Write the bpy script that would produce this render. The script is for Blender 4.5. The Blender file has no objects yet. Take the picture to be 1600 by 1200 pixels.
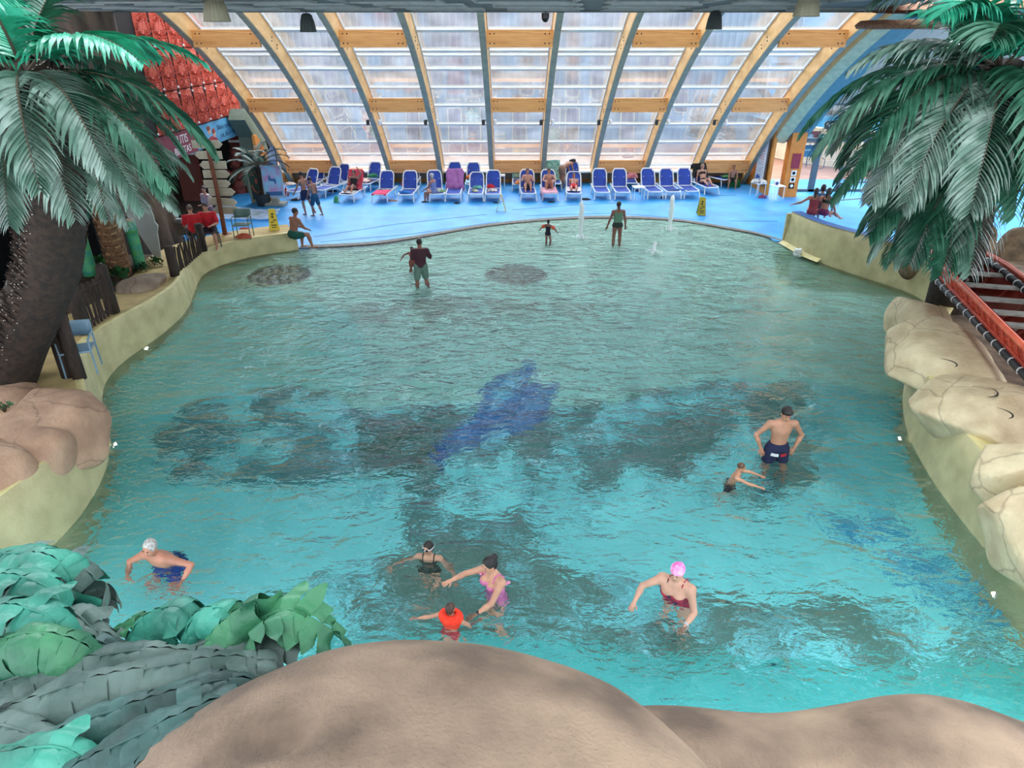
import bpy, math, random
import numpy as np
from mathutils import Vector, Matrix, noise as mnoise
C = bpy.context.scene.collection
F, TH, H = 1060.0, math.radians(27.5), 6.5
CT, ST = math.cos(TH), math.sin(TH)
R = math.radians
def ray(px, py):
    a, b = (px-800)/F, (600-py)/F
    return Vector((a, CT+b*ST, -ST+b*CT))
def P(px, py, z=0.0):
    d = ray(px, py); return Vector((0,0,H)) + d*((z-H)/d.z)
def PY(px, py, Y):
    d = ray(px, py); return Vector((0,0,H)) + d*(Y/d.y)
def PD(px, py, dep): return Vector((0,0,H)) + ray(px, py)*dep
def PX(px, py, X):
    d = ray(px, py); return Vector((0,0,H)) + d*(X/d.x)

# ---------- materials ----------
_m = {}
def lin(c):
    return tuple(((v/255)/12.92 if v/255 <= .04045 else ((v/255+.055)/1.055)**2.4) for v in c)
def mat(name, c, rough=.6, c2=None, scale=4.0, bump=0.0, bscale=None, metal=0.0, detail=4, stretch=None, spec=.5, lo=.35, hi=.65, sheen=0):
    if name in _m: return _m[name]
    m = bpy.data.materials.new(name); m.use_nodes = True; nt = m.node_tree; b = nt.nodes['Principled BSDF']
    b.inputs['Roughness'].default_value = rough; b.inputs['Metallic'].default_value = metal
    b.inputs['Specular IOR Level'].default_value = spec
    c = lin(c); c2 = lin(c2) if c2 else tuple(v*.8 for v in c)
    tc = nt.nodes.new('ShaderNodeTexCoord'); mp = nt.nodes.new('ShaderNodeMapping')
    nt.links.new(tc.outputs['Object'], mp.inputs[0])
    if stretch: mp.inputs['Scale'].default_value = stretch
    n = nt.nodes.new('ShaderNodeTexNoise'); n.inputs['Scale'].default_value = scale; n.inputs['Detail'].default_value = detail
    nt.links.new(mp.outputs[0], n.inputs[0])
    r = nt.nodes.new('ShaderNodeValToRGB'); r.color_ramp.elements[0].position = lo; r.color_ramp.elements[1].position = hi
    r.color_ramp.elements[0].color = (*c2,1); r.color_ramp.elements[1].color = (*c,1)
    nt.links.new(n.outputs[0], r.inputs[0]); nt.links.new(r.outputs[0], b.inputs['Base Color'])
    if bump:
        n2 = nt.nodes.new('ShaderNodeTexNoise'); n2.inputs['Scale'].default_value = bscale or scale*4; n2.inputs['Detail'].default_value = 6
        nt.links.new(mp.outputs[0], n2.inputs[0])
        bp = nt.nodes.new('ShaderNodeBump'); bp.inputs['Strength'].default_value = bump; bp.inputs['Distance'].default_value = .03
        nt.links.new(n2.outputs[0], bp.inputs['Height']); nt.links.new(bp.outputs[0], b.inputs['Normal'])
    _m[name] = m; return m
def emit(name, c, s):
    if name in _m: return _m[name]
    m = bpy.data.materials.new(name); m.use_nodes = True; b = m.node_tree.nodes['Principled BSDF']
    b.inputs['Base Color'].default_value = (*lin(c),1); b.inputs['Emission Color'].default_value = (*lin(c),1); b.inputs['Emission Strength'].default_value = s
    _m[name] = m; return m
def skin(c):
    return mat('skin_%d_%d_%d' % c, c, .5, tuple(int(v*.88) for v in c), 6, .05, 30)
def cloth(c, c2=None, sc=8):
    return mat('cloth_%d_%d_%d_%s' % (*c, c2), c, .85, c2, sc, .3, 40)

# ---------- mesh builder ----------
class MB:
    def __init__(s): s.v = []; s.f = []; s.mi = []
    def add(s, vs, fs, mi=0):
        o = len(s.v); s.v += [tuple(v) for v in vs]; s.f += [tuple(i+o for i in f) for f in fs]; s.mi += [mi]*len(fs)
    def box(s, c, d, rot=None, mi=0):
        x,y,z = d[0]/2, d[1]/2, d[2]/2
        vs = [Vector((i,j,k)) for k in (-z,z) for j in (-y,y) for i in (-x,x)]
        if rot is not None: vs = [rot @ v for v in vs]
        vs = [v+Vector(c) for v in vs]
        s.add(vs, [(0,2,3,1),(4,5,7,6),(0,1,5,4),(2,6,7,3),(0,4,6,2),(1,3,7,5)], mi)
    def bar(s, a, b, w, h, mi=0, up=(0,0,1)):
        a, b = Vector(a), Vector(b); d = b-a; L = d.length; y = d/L
        x = y.cross(Vector(up)); x = x.normalized() if x.length > 1e-5 else Vector((1,0,0)); z = x.cross(y)
        s.box((a+b)/2, (w, L, h), Matrix((x,y,z)).transposed(), mi)
    def tube(s, pts, r, n=8, mi=0, cap=True, flat=None):
        pts = [Vector(p) for p in pts]; N = len(pts)
        rr = r if isinstance(r, (list,tuple)) else [r]*N
        ref = Vector((0,0,1)); vs = []; px = None
        for i,p in enumerate(pts):
            t = (pts[min(i+1,N-1)]-pts[max(i-1,0)]).normalized()
            if px is None:
                px = t.cross(ref)
                if px.length < .05: px = t.cross(Vector((0,1,0)))
            px = (px - t*px.dot(t)).normalized(); py = t.cross(px)
            for k in range(n):
                a = 2*math.pi*k/n
                vs.append(p + px*math.cos(a)*rr[i] + py*math.sin(a)*rr[i]*(flat or 1))
        fs = [(i*n+k, i*n+(k+1)%n, (i+1)*n+(k+1)%n, (i+1)*n+k) for i in range(N-1) for k in range(n)]
        if cap: fs += [tuple(range(n-1,-1,-1)), tuple((N-1)*n+k for k in range(n))]
        s.add(vs, fs, mi)
    def lathe(s, c, prof, n=16, mi=0):
        c = Vector(c); vs = [c+Vector((r*math.cos(2*math.pi*k/n), r*math.sin(2*math.pi*k/n), z)) for r,z in prof for k in range(n)]
        N = len(prof)
        fs = [(i*n+k, i*n+(k+1)%n, (i+1)*n+(k+1)%n, (i+1)*n+k) for i in range(N-1) for k in range(n)]
        fs += [tuple(range(n-1,-1,-1)), tuple((N-1)*n+k for k in range(n))]
        s.add(vs, fs, mi)
    def ball(s, c, r, n=12, mi=0, rot=None):
        r = Vector(r) if hasattr(r,'__len__') else Vector((r,r,r)); c = Vector(c); vs = []; m = n//2
        for i in range(1,m):
            for k in range(n):
                a, b = math.pi*i/m, 2*math.pi*k/n
                v = Vector((math.sin(a)*math.cos(b)*r.x, math.sin(a)*math.sin(b)*r.y, math.cos(a)*r.z)); vs.append(c+(rot@v if rot else v))
        t = Vector((0,0,r.z)); t = rot@t if rot else t
        vs += [c+t, c-t]; q = len(vs)
        fs = [(i*n+k, (i+1)*n+k, (i+1)*n+(k+1)%n, i*n+(k+1)%n) for i in range(m-2) for k in range(n)]
        fs += [(q-2, k, (k+1)%n) for k in range(n)] + [(q-1, (m-2)*n+(k+1)%n, (m-2)*n+k) for k in range(n)]
        s.add(vs, fs, mi)
    def grid(s, rows, mi=0, closed=False):
        n = len(rows[0]); vs = [p for r in rows for p in r]; fs = []
        for i in range(len(rows)-1):
            for k in range(n if closed else n-1):
                fs.append((i*n+k, i*n+(k+1)%n, (i+1)*n+(k+1)%n, (i+1)*n+k))
        s.add(vs, fs, mi)
    def prism(s, poly, o, ax, ay, n, th, mi=0):
        o, ax, ay, n = Vector(o), Vector(ax), Vector(ay), Vector(n); k = len(poly)
        vs = [o+ax*x+ay*y for x,y in poly] + [o+ax*x+ay*y+n*th for x,y in poly]
        s.add(vs, [tuple(range(k-1,-1,-1)), tuple(range(k,2*k))]+[(i,(i+1)%k,(i+1)%k+k,i+k) for i in range(k)], mi)
    def build(s, name, mats, parent=None, smooth=False, bevel=0):
        me = bpy.data.meshes.new(name); me.from_pydata(s.v, [], s.f)
        for m in (mats if isinstance(mats,(list,tuple)) else [mats]): me.materials.append(m)
        me.polygons.foreach_set('material_index', s.mi)
        if smooth: me.polygons.foreach_set('use_smooth', [True]*len(s.f))
        me.update(); o = bpy.data.objects.new(name, me); C.objects.link(o)
        if parent: o.parent = parent
        if bevel:
            b = o.modifiers.new('bevel','BEVEL'); b.width = bevel; b.segments = 2; b.limit_method = 'ANGLE'
        return o
def tag(o, label=None, cat=None, group=None, kind=None):
    if label: o['label'] = label
    if cat: o['category'] = cat
    if group: o['group'] = group
    if kind: o['kind'] = kind
    return o
def empty(name, loc, rz=0, label=None, cat=None, group=None):
    o = bpy.data.objects.new(name, None); C.objects.link(o); o.location = loc; o.rotation_euler = (0,0,rz)
    o.empty_display_size = .1
    return tag(o, label, cat, group)
def recenter(o, c=None):
    """put the origin of a single-mesh thing at its base"""
    me = o.data; vs = np.empty(len(me.vertices)*3); me.vertices.foreach_get('co', vs); vs = vs.reshape(-1,3)
    if c is None: c = ((vs[:,0].min()+vs[:,0].max())/2, (vs[:,1].min()+vs[:,1].max())/2, vs[:,2].min())
    vs -= np.array(c); me.vertices.foreach_set('co', vs.ravel()); o.location = c; me.update(); return o
def struct(o, label, cat):
    return tag(o, label, cat, kind='structure')
def dup(root, loc, rz=0, label=None, group=None, scale=None):
    r = root.copy(); C.objects.link(r); r.location = loc; r.rotation_euler = (0,0,rz)
    if label: r['label'] = label
    if group: r['group'] = group
    if scale: r.scale = (scale,)*3
    for ch in list(root.children):
        c = ch.copy(); C.objects.link(c); c.parent = r
        for g in ch.children:
            d = g.copy(); C.objects.link(d); d.parent = c
    return r
def catmull(pts, n=6, closed=False):
    pts = [Vector(p) for p in pts]; N = len(pts); out = []
    for i in range(N if closed else N-1):
        if closed: p0,p1,p2,p3 = pts[i-1],pts[i],pts[(i+1)%N],pts[(i+2)%N]
        else: p0,p1,p2,p3 = pts[max(i-1,0)],pts[i],pts[i+1],pts[min(i+2,N-1)]
        for k in range(n):
            t = k/n
            out.append(.5*((2*p1)+(p2-p0)*t+(2*p0-5*p1+4*p2-p3)*t*t+(3*p1-p0-3*p2+p3)*t**3))
    if not closed: out.append(pts[-1])
    return out
def text(s, name, size, m, mtx, parent, align='CENTER'):
    cu = bpy.data.curves.new(name,'FONT'); cu.body = s; cu.size = size; cu.extrude = .004; cu.align_x = align; cu.align_y = 'CENTER'
    t = bpy.data.objects.new('t', cu); C.objects.link(t); me = bpy.data.meshes.new_from_object(t, depsgraph=bpy.context.evaluated_depsgraph_get()); bpy.data.objects.remove(t)
    me.materials.clear(); me.materials.append(m); o = bpy.data.objects.new(name, me); C.objects.link(o); o.parent = parent; o.matrix_local = mtx; return o

# ---------- signed distance meshing ----------
def surf_net(D, org, res):
    S = D < 0
    nx,ny,nz = D.shape
    c = np.zeros((nx-1,ny-1,nz-1), np.uint8)
    for i in (0,1):
        for j in (0,1):
            for k in (0,1): c += S[i:nx-1+i, j:ny-1+j, k:nz-1+k]
    idx = np.argwhere((c>0)&(c<8))
    if len(idx) == 0: return np.zeros((0,3)), []
    acc = np.zeros((len(idx),3)); cnt = np.zeros(len(idx))
    I,J,K = idx.T
    for ax in range(3):
        o = [b for b in range(3) if b != ax]
        for u in (0,1):
            for w in (0,1):
                off = [0,0,0]; off[o[0]] = u; off[o[1]] = w; of2 = list(off); of2[ax] = 1
                a = D[I+off[0],J+off[1],K+off[2]]; b = D[I+of2[0],J+of2[1],K+of2[2]]
                m = (a<0)!=(b<0); t = np.where(m, a/np.where(m, a-b, 1), 0)
                p = np.array(off, float)[None,:].repeat(len(idx),0); p[:,ax] = t
                acc[m] += p[m]; cnt[m] += 1
    vs = (idx + acc/cnt[:,None])*res + np.array(org)
    vid = -np.ones(c.shape, int); vid[I,J,K] = np.arange(len(idx)); fs = []
    for ax in range(3):
        sl0 = [slice(None)]*3; sl1 = [slice(None)]*3; sl0[ax] = slice(0,-1); sl1[ax] = slice(1,None)
        a = S[tuple(sl0)]; b = S[tuple(sl1)]; e = np.argwhere(a!=b)
        o = [(ax+1)%3, (ax+2)%3]
        ok = np.ones(len(e), bool)
        for q in o: ok &= (e[:,q]>0)&(e[:,q]<D.shape[q]-1)
        e = e[ok]; fl = a[tuple(e.T)]
        qs = []
        for u,w in ((-1,-1),(0,-1),(0,0),(-1,0)):
            g = e.copy(); g[:,o[0]] += u; g[:,o[1]] += w; qs.append(vid[tuple(g.T)])
        q = np.stack(qs,1); q[~fl] = q[~fl][:,::-1]; fs.append(q)
    return vs, np.concatenate(fs)
def cap(a, b, ra, rb=None, k=.02): return ('c', np.array(a,float), np.array(b,float), ra, ra if rb is None else rb, k)
def ell(c, r, M=None, k=.03): return ('e', np.array(c,float), np.array(r,float), np.array(M if M is not None else np.eye(3),float), k)
def pdist(q, p):
    if q[0] == 'c':
        _,a,b,ra,rb,k = q; ab = b-a; L = (ab@ab)+1e-9
        t = np.clip(((p-a)@ab)/L, 0, 1); return np.linalg.norm(p-a-t[...,None]*ab, axis=-1)-(ra+(rb-ra)*t)
    _,c,r,M,k = q; l = (p-c)@M.T/r; n = np.linalg.norm(l,axis=-1)
    g = np.linalg.norm(l/r,axis=-1)+1e-9
    return n*(n-1)/g
def pbox(q, e):
    if q[0] == 'c': m = max(q[3],q[4])+e; return np.minimum(q[1],q[2])-m, np.maximum(q[1],q[2])+m
    m = max(q[2])+e; return q[1]-m, q[1]+m
def sdf(prims, res, infl=0, clip=None, cut=None, nz=None):
    """smooth union of tapered capsules and ellipsoids -> (verts, quads)"""
    bs = [pbox(q, infl+3*res) for q in prims]
    lo = np.min([b[0] for b in bs],0); hi = np.max([b[1] for b in bs],0)
    n = np.ceil((hi-lo)/res).astype(int)+2
    ax = [lo[i]+res*np.arange(n[i]) for i in range(3)]
    D = np.full(n, .5)
    for q in prims:
        k = q[-1]; a, b = pbox(q, infl+k+3*res)
        s = [slice(max(0,int((a[i]-lo[i])/res)), min(n[i], int((b[i]-lo[i])/res)+2)) for i in range(3)]
        g = np.stack(np.meshgrid(*[ax[i][s[i]] for i in range(3)], indexing='ij'), -1)
        d = pdist(q, g)-infl; A = D[tuple(s)]
        h = np.clip(.5+.5*(A-d)/k, 0, 1); D[tuple(s)] = A+(d-A)*h-k*h*(1-h)
    if clip or cut or nz:
        g = np.stack(np.meshgrid(*ax, indexing='ij'), -1)
        if clip:
            for f in clip: D = np.maximum(D, f(g))
        if cut:
            for q in cut: D = np.maximum(D, -pdist(q, g))
        if nz: D = D+nz(g)
    D[0]=D[-1]=.5; D[:,0]=D[:,-1]=.5; D[:,:,0]=D[:,:,-1]=.5
    return surf_net(D, lo, res)
def npmesh(name, vs, fs, mats, parent=None, smooth=True, extra=None):
    me = bpy.data.meshes.new(name); vs = [tuple(v) for v in vs]; fs = [tuple(int(i) for i in f) for f in fs]
    if extra:
        o = len(vs); vs += extra.v; fs += [tuple(i+o for i in f) for f in extra.f]
    me.from_pydata(vs, [], fs)
    for m in (mats if isinstance(mats,(list,tuple)) else [mats]): me.materials.append(m)
    if smooth: me.polygons.foreach_set('use_smooth', [True]*len(fs))
    me.update(); o = bpy.data.objects.new(name, me); C.objects.link(o)
    if parent: o.parent = parent
    return o
def vn(p, s, seed=0, det=3):
    """cheap smooth noise for arrays: sum of rotated sines"""
    rs = np.random.RandomState(seed); out = np.zeros(p.shape[:-1]); amp = 1
    for o in range(det):
        for _ in range(4):
            d = rs.normal(size=3); d /= np.linalg.norm(d); out += amp*np.sin((p@d)*s*(2**o)*rs.uniform(.8,1.2)*2+rs.uniform(0,6.28)+1.3*np.sin((p@np.roll(d,1))*s*(2**o)))
        amp *= .5
    return out/5
rnd = random.Random(7)
WAVE, REFR = .3, True
EXPO = 0.4
SKY, GLOW = 2.6, 15.0
# ================= SETTING =================
cream = mat('cream_plaster', (205,195,148), .7, (182,172,128), 2.5, .25, 25)
cream_rim = mat('cream_rim', (225,212,150), .6, (205,190,130), 3, .1, 20)
sand = mat('sand_ledge', (205,178,120), .8, (180,155,105), 3, .3, 60)
deckblue = mat('blue_deck', (60,166,232), .42, (46,142,216), 1.2, .25, 30, detail=8)
orange = mat('orange_wall', (222,150,70), .7, (205,132,58), 1.5, .1, 20)
wood = mat('glulam', (244,196,130), .5, (220,164,98), 3, .08, 30, stretch=(6,.6,1.5), lo=.3, hi=.7)
wood2 = mat('glulam_cross', (238,176,108), .5, (208,142,78), 3, .08, 30, stretch=(.5,6,9), lo=.3, hi=.7)
white = mat('white_metal', (235,236,234), .4, (222,224,224), 3)
dark = mat('dark_steel', (48,58,60), .5, (38,46,48), 4)
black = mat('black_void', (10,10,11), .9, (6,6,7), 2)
bolt = mat('bolt', (40,36,34), .5)
ceil_m = mat('ceiling_metal', (88,104,104), .6, (74,90,90), 2)
ceil_d = mat('ceiling_gap', (40,50,50), .7)

# --- pool outline (water level z=0) ---
far_pts = [P(*q) for q in ((467,388),(540,385),(600,380),(670,369),(740,357),(795,350),(850,345),(900,342),(950,341),(1000,342),(1050,345),(1090,350),(1130,357),(1180,366),(1223,378))]
right_pts = [P(*q) for q in ((1223,380),(1243,392),(1262,402),(1300,417),(1370,440),(1430,462),(1460,490),(1450,520),(1425,560),(1413,600),(1411,640),(1420,680),(1450,740),(1500,810),(1550,870),(1600,925),(1700,1030),(1900,1230))]
left_pts = [P(*q) for q in ((467,390),(400,400),(345,415),(315,433),(303,460),(290,488),(250,525),(200,560),(170,590),(160,620),(165,655),(172,690),(163,740),(130,800),(80,855),(10,915),(-120,1010),(-420,1200))]
far_c = catmull(far_pts, 4); right_c = catmull(right_pts, 5); left_c = catmull(left_pts, 5)
def depth(Y):
    if Y > 9.5: return .03+.67*max(0,(25.5-Y))/16
    return .7+.13*(9.5-Y)
# floor grid with painted pattern
def inpoly(x, y, poly):
    ins = np.zeros(x.shape, bool); n = len(poly)
    for i in range(n):
        x1,y1 = poly[i]; x2,y2 = poly[(i+1)%n]
        if y1 == y2: continue
        c = ((y1>y)!=(y2>y)) & (x < (x2-x1)*(y-y1)/(y2-y1)+x1); ins ^= c
    return ins
def floorpt(px, py):
    z = -.5
    for _ in range(4):
        q = P(px, py, z); z = -depth(q.y)*.72
    return (q.x, q.y)
res = .075; gx = np.arange(-13, 13.01, res); gy = np.arange(.5, 27.01, res)
GX, GY = np.meshgrid(gx, gy); pp = np.stack([GX, GY, GX*0], -1)
wob = vn(pp, 1.1, 3, 4)*.22; wx = GX+wob; wy = GY+vn(pp, 1.3, 5, 4)*.22
col = np.zeros(GX.shape+(3,)); col[:] = lin((150,214,196))
def paint(pix, c, soft=1.0, noise_amt=0, seed=0, lo=0, world=None):
    pl = world or [floorpt(*q) for q in pix]; m = inpoly(wx, wy, pl).astype(float)*soft
    if noise_amt: m *= np.clip(.5+(vn(pp*np.array([1,.8,1]), 1.5, seed, 3)+.8*vn(pp*np.array([1,1.3,1]), 5.0, seed+1, 3))*noise_amt+lo, 0, 1)
    col[:] = col*(1-m[...,None]) + np.array(lin(c))*m[...,None]
# far shallow: pale grey green, darkening blue to the middle
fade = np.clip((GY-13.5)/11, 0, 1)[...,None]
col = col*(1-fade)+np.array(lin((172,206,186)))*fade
paint([(300,460),(430,455),(560,500),(560,620),(150,700),(120,560)], (128,214,200), .7)
paint([(300,400),(380,395),(470,420),(420,455),(300,465)], (120,160,128), .9)
paint([(1215,395),(1480,440),(1480,480),(1210,450)], (110,150,120), .75)
paint([(530,480),(720,470),(960,480),(980,505),(700,520),(560,510)], (120,130,118), .6, 2.5, 11, .1)
# mid blue field
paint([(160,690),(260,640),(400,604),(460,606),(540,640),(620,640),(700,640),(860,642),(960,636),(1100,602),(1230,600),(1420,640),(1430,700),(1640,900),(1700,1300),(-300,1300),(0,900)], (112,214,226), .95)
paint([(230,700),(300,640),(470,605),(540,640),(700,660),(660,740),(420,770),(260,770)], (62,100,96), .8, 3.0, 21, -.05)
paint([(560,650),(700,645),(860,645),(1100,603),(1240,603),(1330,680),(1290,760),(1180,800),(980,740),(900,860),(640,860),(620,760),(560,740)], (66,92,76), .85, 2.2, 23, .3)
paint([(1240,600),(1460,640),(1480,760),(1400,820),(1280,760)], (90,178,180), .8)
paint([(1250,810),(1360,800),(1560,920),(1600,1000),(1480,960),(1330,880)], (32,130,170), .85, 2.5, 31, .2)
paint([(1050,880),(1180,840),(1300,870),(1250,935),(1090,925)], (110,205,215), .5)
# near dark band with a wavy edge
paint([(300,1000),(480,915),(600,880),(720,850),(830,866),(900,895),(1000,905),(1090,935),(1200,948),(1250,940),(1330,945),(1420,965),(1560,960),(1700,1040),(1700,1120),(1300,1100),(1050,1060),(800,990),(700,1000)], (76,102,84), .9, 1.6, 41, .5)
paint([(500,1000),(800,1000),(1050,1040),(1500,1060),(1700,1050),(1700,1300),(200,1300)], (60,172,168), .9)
# dolphins (two, leaping) + tail
paint([(826,570),(833,582),(815,612),(835,600),(842,615),(800,650),(760,680),(720,700),(690,700),(735,672),(750,640),(762,610),(790,588),(808,580)], (36,110,176), .9)
paint([(858,600),(862,612),(850,650),(862,668),(840,668),(800,690),(760,705),(700,720),(735,690),(790,660),(820,625)], (70,116,176), .8)
paint([(664,702),(690,706),(708,700),(704,736),(692,742),(684,720)], (16,84,150), 1)
paint([(790,596),(815,590),(805,615),(775,640),(762,650),(770,620)], (120,205,220), .7)
paint([(770,690),(800,676),(800,700),(770,712)], (110,200,215), .8)
# two dark round drain grilles drawn on the beach floor
for cx,cy,cc in ((438,434,(34,52,46)),(806,433,(96,110,96))):
    q = floorpt(cx,cy); pl = [(q[0]+.95*math.cos(a*.35), q[1]+.95*math.sin(a*.35)) for a in range(18)]
    m = inpoly(GX, GY, pl); col[m] = np.array(lin(cc))
    for k in range(5):
        t = q[0]-.6+.3*k; mm = m & (np.abs(GX-t-.12*np.sin(GY*6))<.04); col[mm] = np.array(lin((120,140,120)))
# crazing lines like mosaic joints in the middle
zl = np.abs(vn(pp, 2.6, 77, 3)); mm = (zl < .035) & (GY>9) & (GY<20) & (np.abs(GX-2)<5.5); col[mm] *= .6
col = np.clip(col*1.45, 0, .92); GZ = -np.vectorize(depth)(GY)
nv = GX.size; W = len(gx)
ii = np.arange(len(gy)-1)[:,None]*W+np.arange(W-1)[None,:]
quads = np.stack([ii, ii+1, ii+W+1, ii+W], -1).reshape(-1,4)
# keep only cells inside the basin (a little wider than the water line)
outline = [(p.x,p.y) for p in far_c]+[(p.x,p.y) for p in right_c]+[(p.x,p.y) for p in left_c[::-1]]
ctr = np.array([0,12.])
big = [(x+(.3 if x>0 else -.3), y+(.25 if y>20 else 0)) for x,y in outline]
keep = inpoly(GX, GY, big).ravel(); quads = quads[keep[quads].any(1)]
used = np.unique(quads); remap = -np.ones(nv,int); remap[used] = np.arange(len(used))
vv = np.stack([GX.ravel(),GY.ravel(),GZ.ravel()],1)[used]
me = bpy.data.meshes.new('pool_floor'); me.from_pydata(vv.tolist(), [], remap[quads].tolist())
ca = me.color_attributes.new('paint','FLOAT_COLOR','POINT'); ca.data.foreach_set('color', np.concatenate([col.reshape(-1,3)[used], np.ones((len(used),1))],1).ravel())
me.polygons.foreach_set('use_smooth',[True]*len(me.polygons))
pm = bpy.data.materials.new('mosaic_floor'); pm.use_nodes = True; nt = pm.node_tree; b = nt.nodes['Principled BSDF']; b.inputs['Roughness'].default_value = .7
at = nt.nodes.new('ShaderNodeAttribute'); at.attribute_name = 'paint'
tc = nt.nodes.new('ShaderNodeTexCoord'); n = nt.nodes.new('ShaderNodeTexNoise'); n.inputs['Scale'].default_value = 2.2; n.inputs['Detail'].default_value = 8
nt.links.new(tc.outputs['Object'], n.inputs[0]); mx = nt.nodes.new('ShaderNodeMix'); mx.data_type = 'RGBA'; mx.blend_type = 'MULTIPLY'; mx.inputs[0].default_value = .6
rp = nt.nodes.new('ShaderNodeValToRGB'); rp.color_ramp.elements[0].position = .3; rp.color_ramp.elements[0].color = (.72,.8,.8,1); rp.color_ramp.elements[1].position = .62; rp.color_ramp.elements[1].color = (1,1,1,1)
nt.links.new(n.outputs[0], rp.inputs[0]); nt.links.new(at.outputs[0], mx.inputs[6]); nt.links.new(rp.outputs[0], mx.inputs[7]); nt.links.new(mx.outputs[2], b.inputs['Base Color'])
me.materials.append(pm); o = bpy.data.objects.new('floor', me); C.objects.link(o)
struct(o, 'turquoise pool floor with painted dolphins and dark bands under the water', 'pool floor')

# water sheet
wm = bpy.data.materials.new('water'); wm.use_nodes = True; nt = wm.node_tree; nt.nodes.clear()
out = nt.nodes.new('ShaderNodeOutputMaterial'); mixs = nt.nodes.new('ShaderNodeMixShader')
rf = nt.nodes.new('ShaderNodeBsdfRefraction'); rf.inputs['IOR'].default_value = 1.33; rf.inputs['Roughness'].default_value = 0.0; rf.inputs['Color'].default_value = (.93,1,1,1)
tr = nt.nodes.new('ShaderNodeBsdfTransparent'); tr.inputs['Color'].default_value = (.93,1,1,1)
gl = nt.nodes.new('ShaderNodeBsdfGlossy'); gl.inputs['Roughness'].default_value = .02
fr = nt.nodes.new('ShaderNodeFresnel'); fr.inputs['IOR'].default_value = 1.33
tc = nt.nodes.new('ShaderNodeTexCoord')
def noise_n(scale, stretch, det=3, dist=0.0, rot=0):
    mp = nt.nodes.new('ShaderNodeMapping'); mp.inputs['Scale'].default_value = stretch; mp.inputs['Rotation'].default_value = (0,0,rot)
    nt.links.new(tc.outputs['Object'], mp.inputs[0]); n = nt.nodes.new('ShaderNodeTexNoise'); n.inputs['Scale'].default_value = scale
    n.inputs['Detail'].default_value = det; n.inputs['Distortion'].default_value = dist; nt.links.new(mp.outputs[0], n.inputs[0]); return n
def math_n(op, a, b=None, v=None):
    m = nt.nodes.new('ShaderNodeMath'); m.operation = op; nt.links.new(a, m.inputs[0])
    if b is not None: nt.links.new(b, m.inputs[1])
    if v is not None: m.inputs[1].default_value = v
    return m.outputs[0]
n1 = noise_n(1.0, (.9,1.5,1), 2, .6, .3); n2 = noise_n(3.4, (.8,1.3,1), 3, .8, -.25); n3 = noise_n(11, (.7,1.2,1), 2, .3)
hsum = math_n('ADD', math_n('MULTIPLY', n1.outputs[0], v=.9), math_n('ADD', math_n('MULTIPLY', n2.outputs[0], v=.40), math_n('MULTIPLY', n3.outputs[0], v=.13)))
bp = nt.nodes.new('ShaderNodeBump'); bp.inputs['Strength'].default_value = 1; bp.inputs['Distance'].default_value = WAVE
nt.links.new(hsum, bp.inputs['Height'])
for q in (gl, fr, rf): nt.links.new(bp.outputs[0], q.inputs['Normal'])
trans = rf if REFR else tr
nt.links.new(fr.outputs[0], mixs.inputs[0]); nt.links.new(trans.outputs[0], mixs.inputs[1]); nt.links.new(gl.outputs[0], mixs.inputs[2])
nt.links.new(mixs.outputs[0], out.inputs[0])
mb = MB(); mb.add([(x*1.004, y if y<20 else y+.02, 0) for x,y in outline], [tuple(range(len(outline)-1,-1,-1))])
o = mb.build('pool_water', wm); tag(o, 'rippled turquoise wave pool water filling the basin', 'water', kind='stuff')

# walls around the pool
def wall_strip(pts, hs, side, name, label, rim=.16, ledge=1.0, batter=.10):
    N = len(pts); nrm = []
    for i in range(N):
        t = (pts[min(i+1,N-1)]-pts[max(i-1,0)]).normalized(); nrm.append(Vector((t.y,-t.x,0))*side)
    def row(off, zf): return [Vector((p.x,p.y,0))+n*off+Vector((0,0,zf(i))) for i,(p,n) in enumerate(zip(pts,nrm))]
    zb = lambda i: -1.9
    rows = [row(-.04,zb), row(0,lambda i:0), row(batter*.6,lambda i:hs[i]*.6), row(batter,lambda i:hs[i]-.03), row(batter+.03,lambda i:hs[i])]
    o = MB(); o.grid(rows)
    o = o.build(name, cream, smooth=True); struct(o, label, 'pool wall')
    m2 = MB(); rows = [row(batter+.025,lambda i:hs[i]-.001), row(batter+.03,lambda i:hs[i]+.012), row(batter+rim,lambda i:hs[i]+.012), row(batter+rim+.01,lambda i:hs[i]-.02)]
    m2.grid(rows); m2.build('rim', cream_rim, o, smooth=True)
    if ledge:
        m3 = MB(); m3.grid([row(batter+rim,lambda i:hs[i]+.004), row(batter+rim+ledge,lambda i:hs[i]+.004), row(batter+rim+ledge+.01,lambda i:-.1)])
        m3.build('ledge', sand, o)
    return o, nrm
def interp(pts, keys):
    ks = sorted(keys); out = []
    for p in pts: out.append(float(np.interp(p.y, [k[0] for k in ks], [k[1] for k in ks])))
    return out
Lh = interp(left_c, [(0,1.25),(5,1.15),(9,1.05),(12,.98),(16,.78),(19,.65),(22,.55),(26,.5)])
wl, Ln = wall_strip(left_c, Lh, 1, 'wall_left', 'cream rendered curving pool wall on the left side', ledge=1.1)
Rh = interp(right_c, [(0,1.05),(8,1.05),(13,1.0),(16.5,1.0),(18,1.15),(20,1.15),(22,1.1),(24,1.05),(25,1.0)])
wr, Rn = wall_strip(right_c, Rh, -1, 'wall_right', 'cream rendered curving pool wall below the rocks and canoe', ledge=0, rim=.3)
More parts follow.
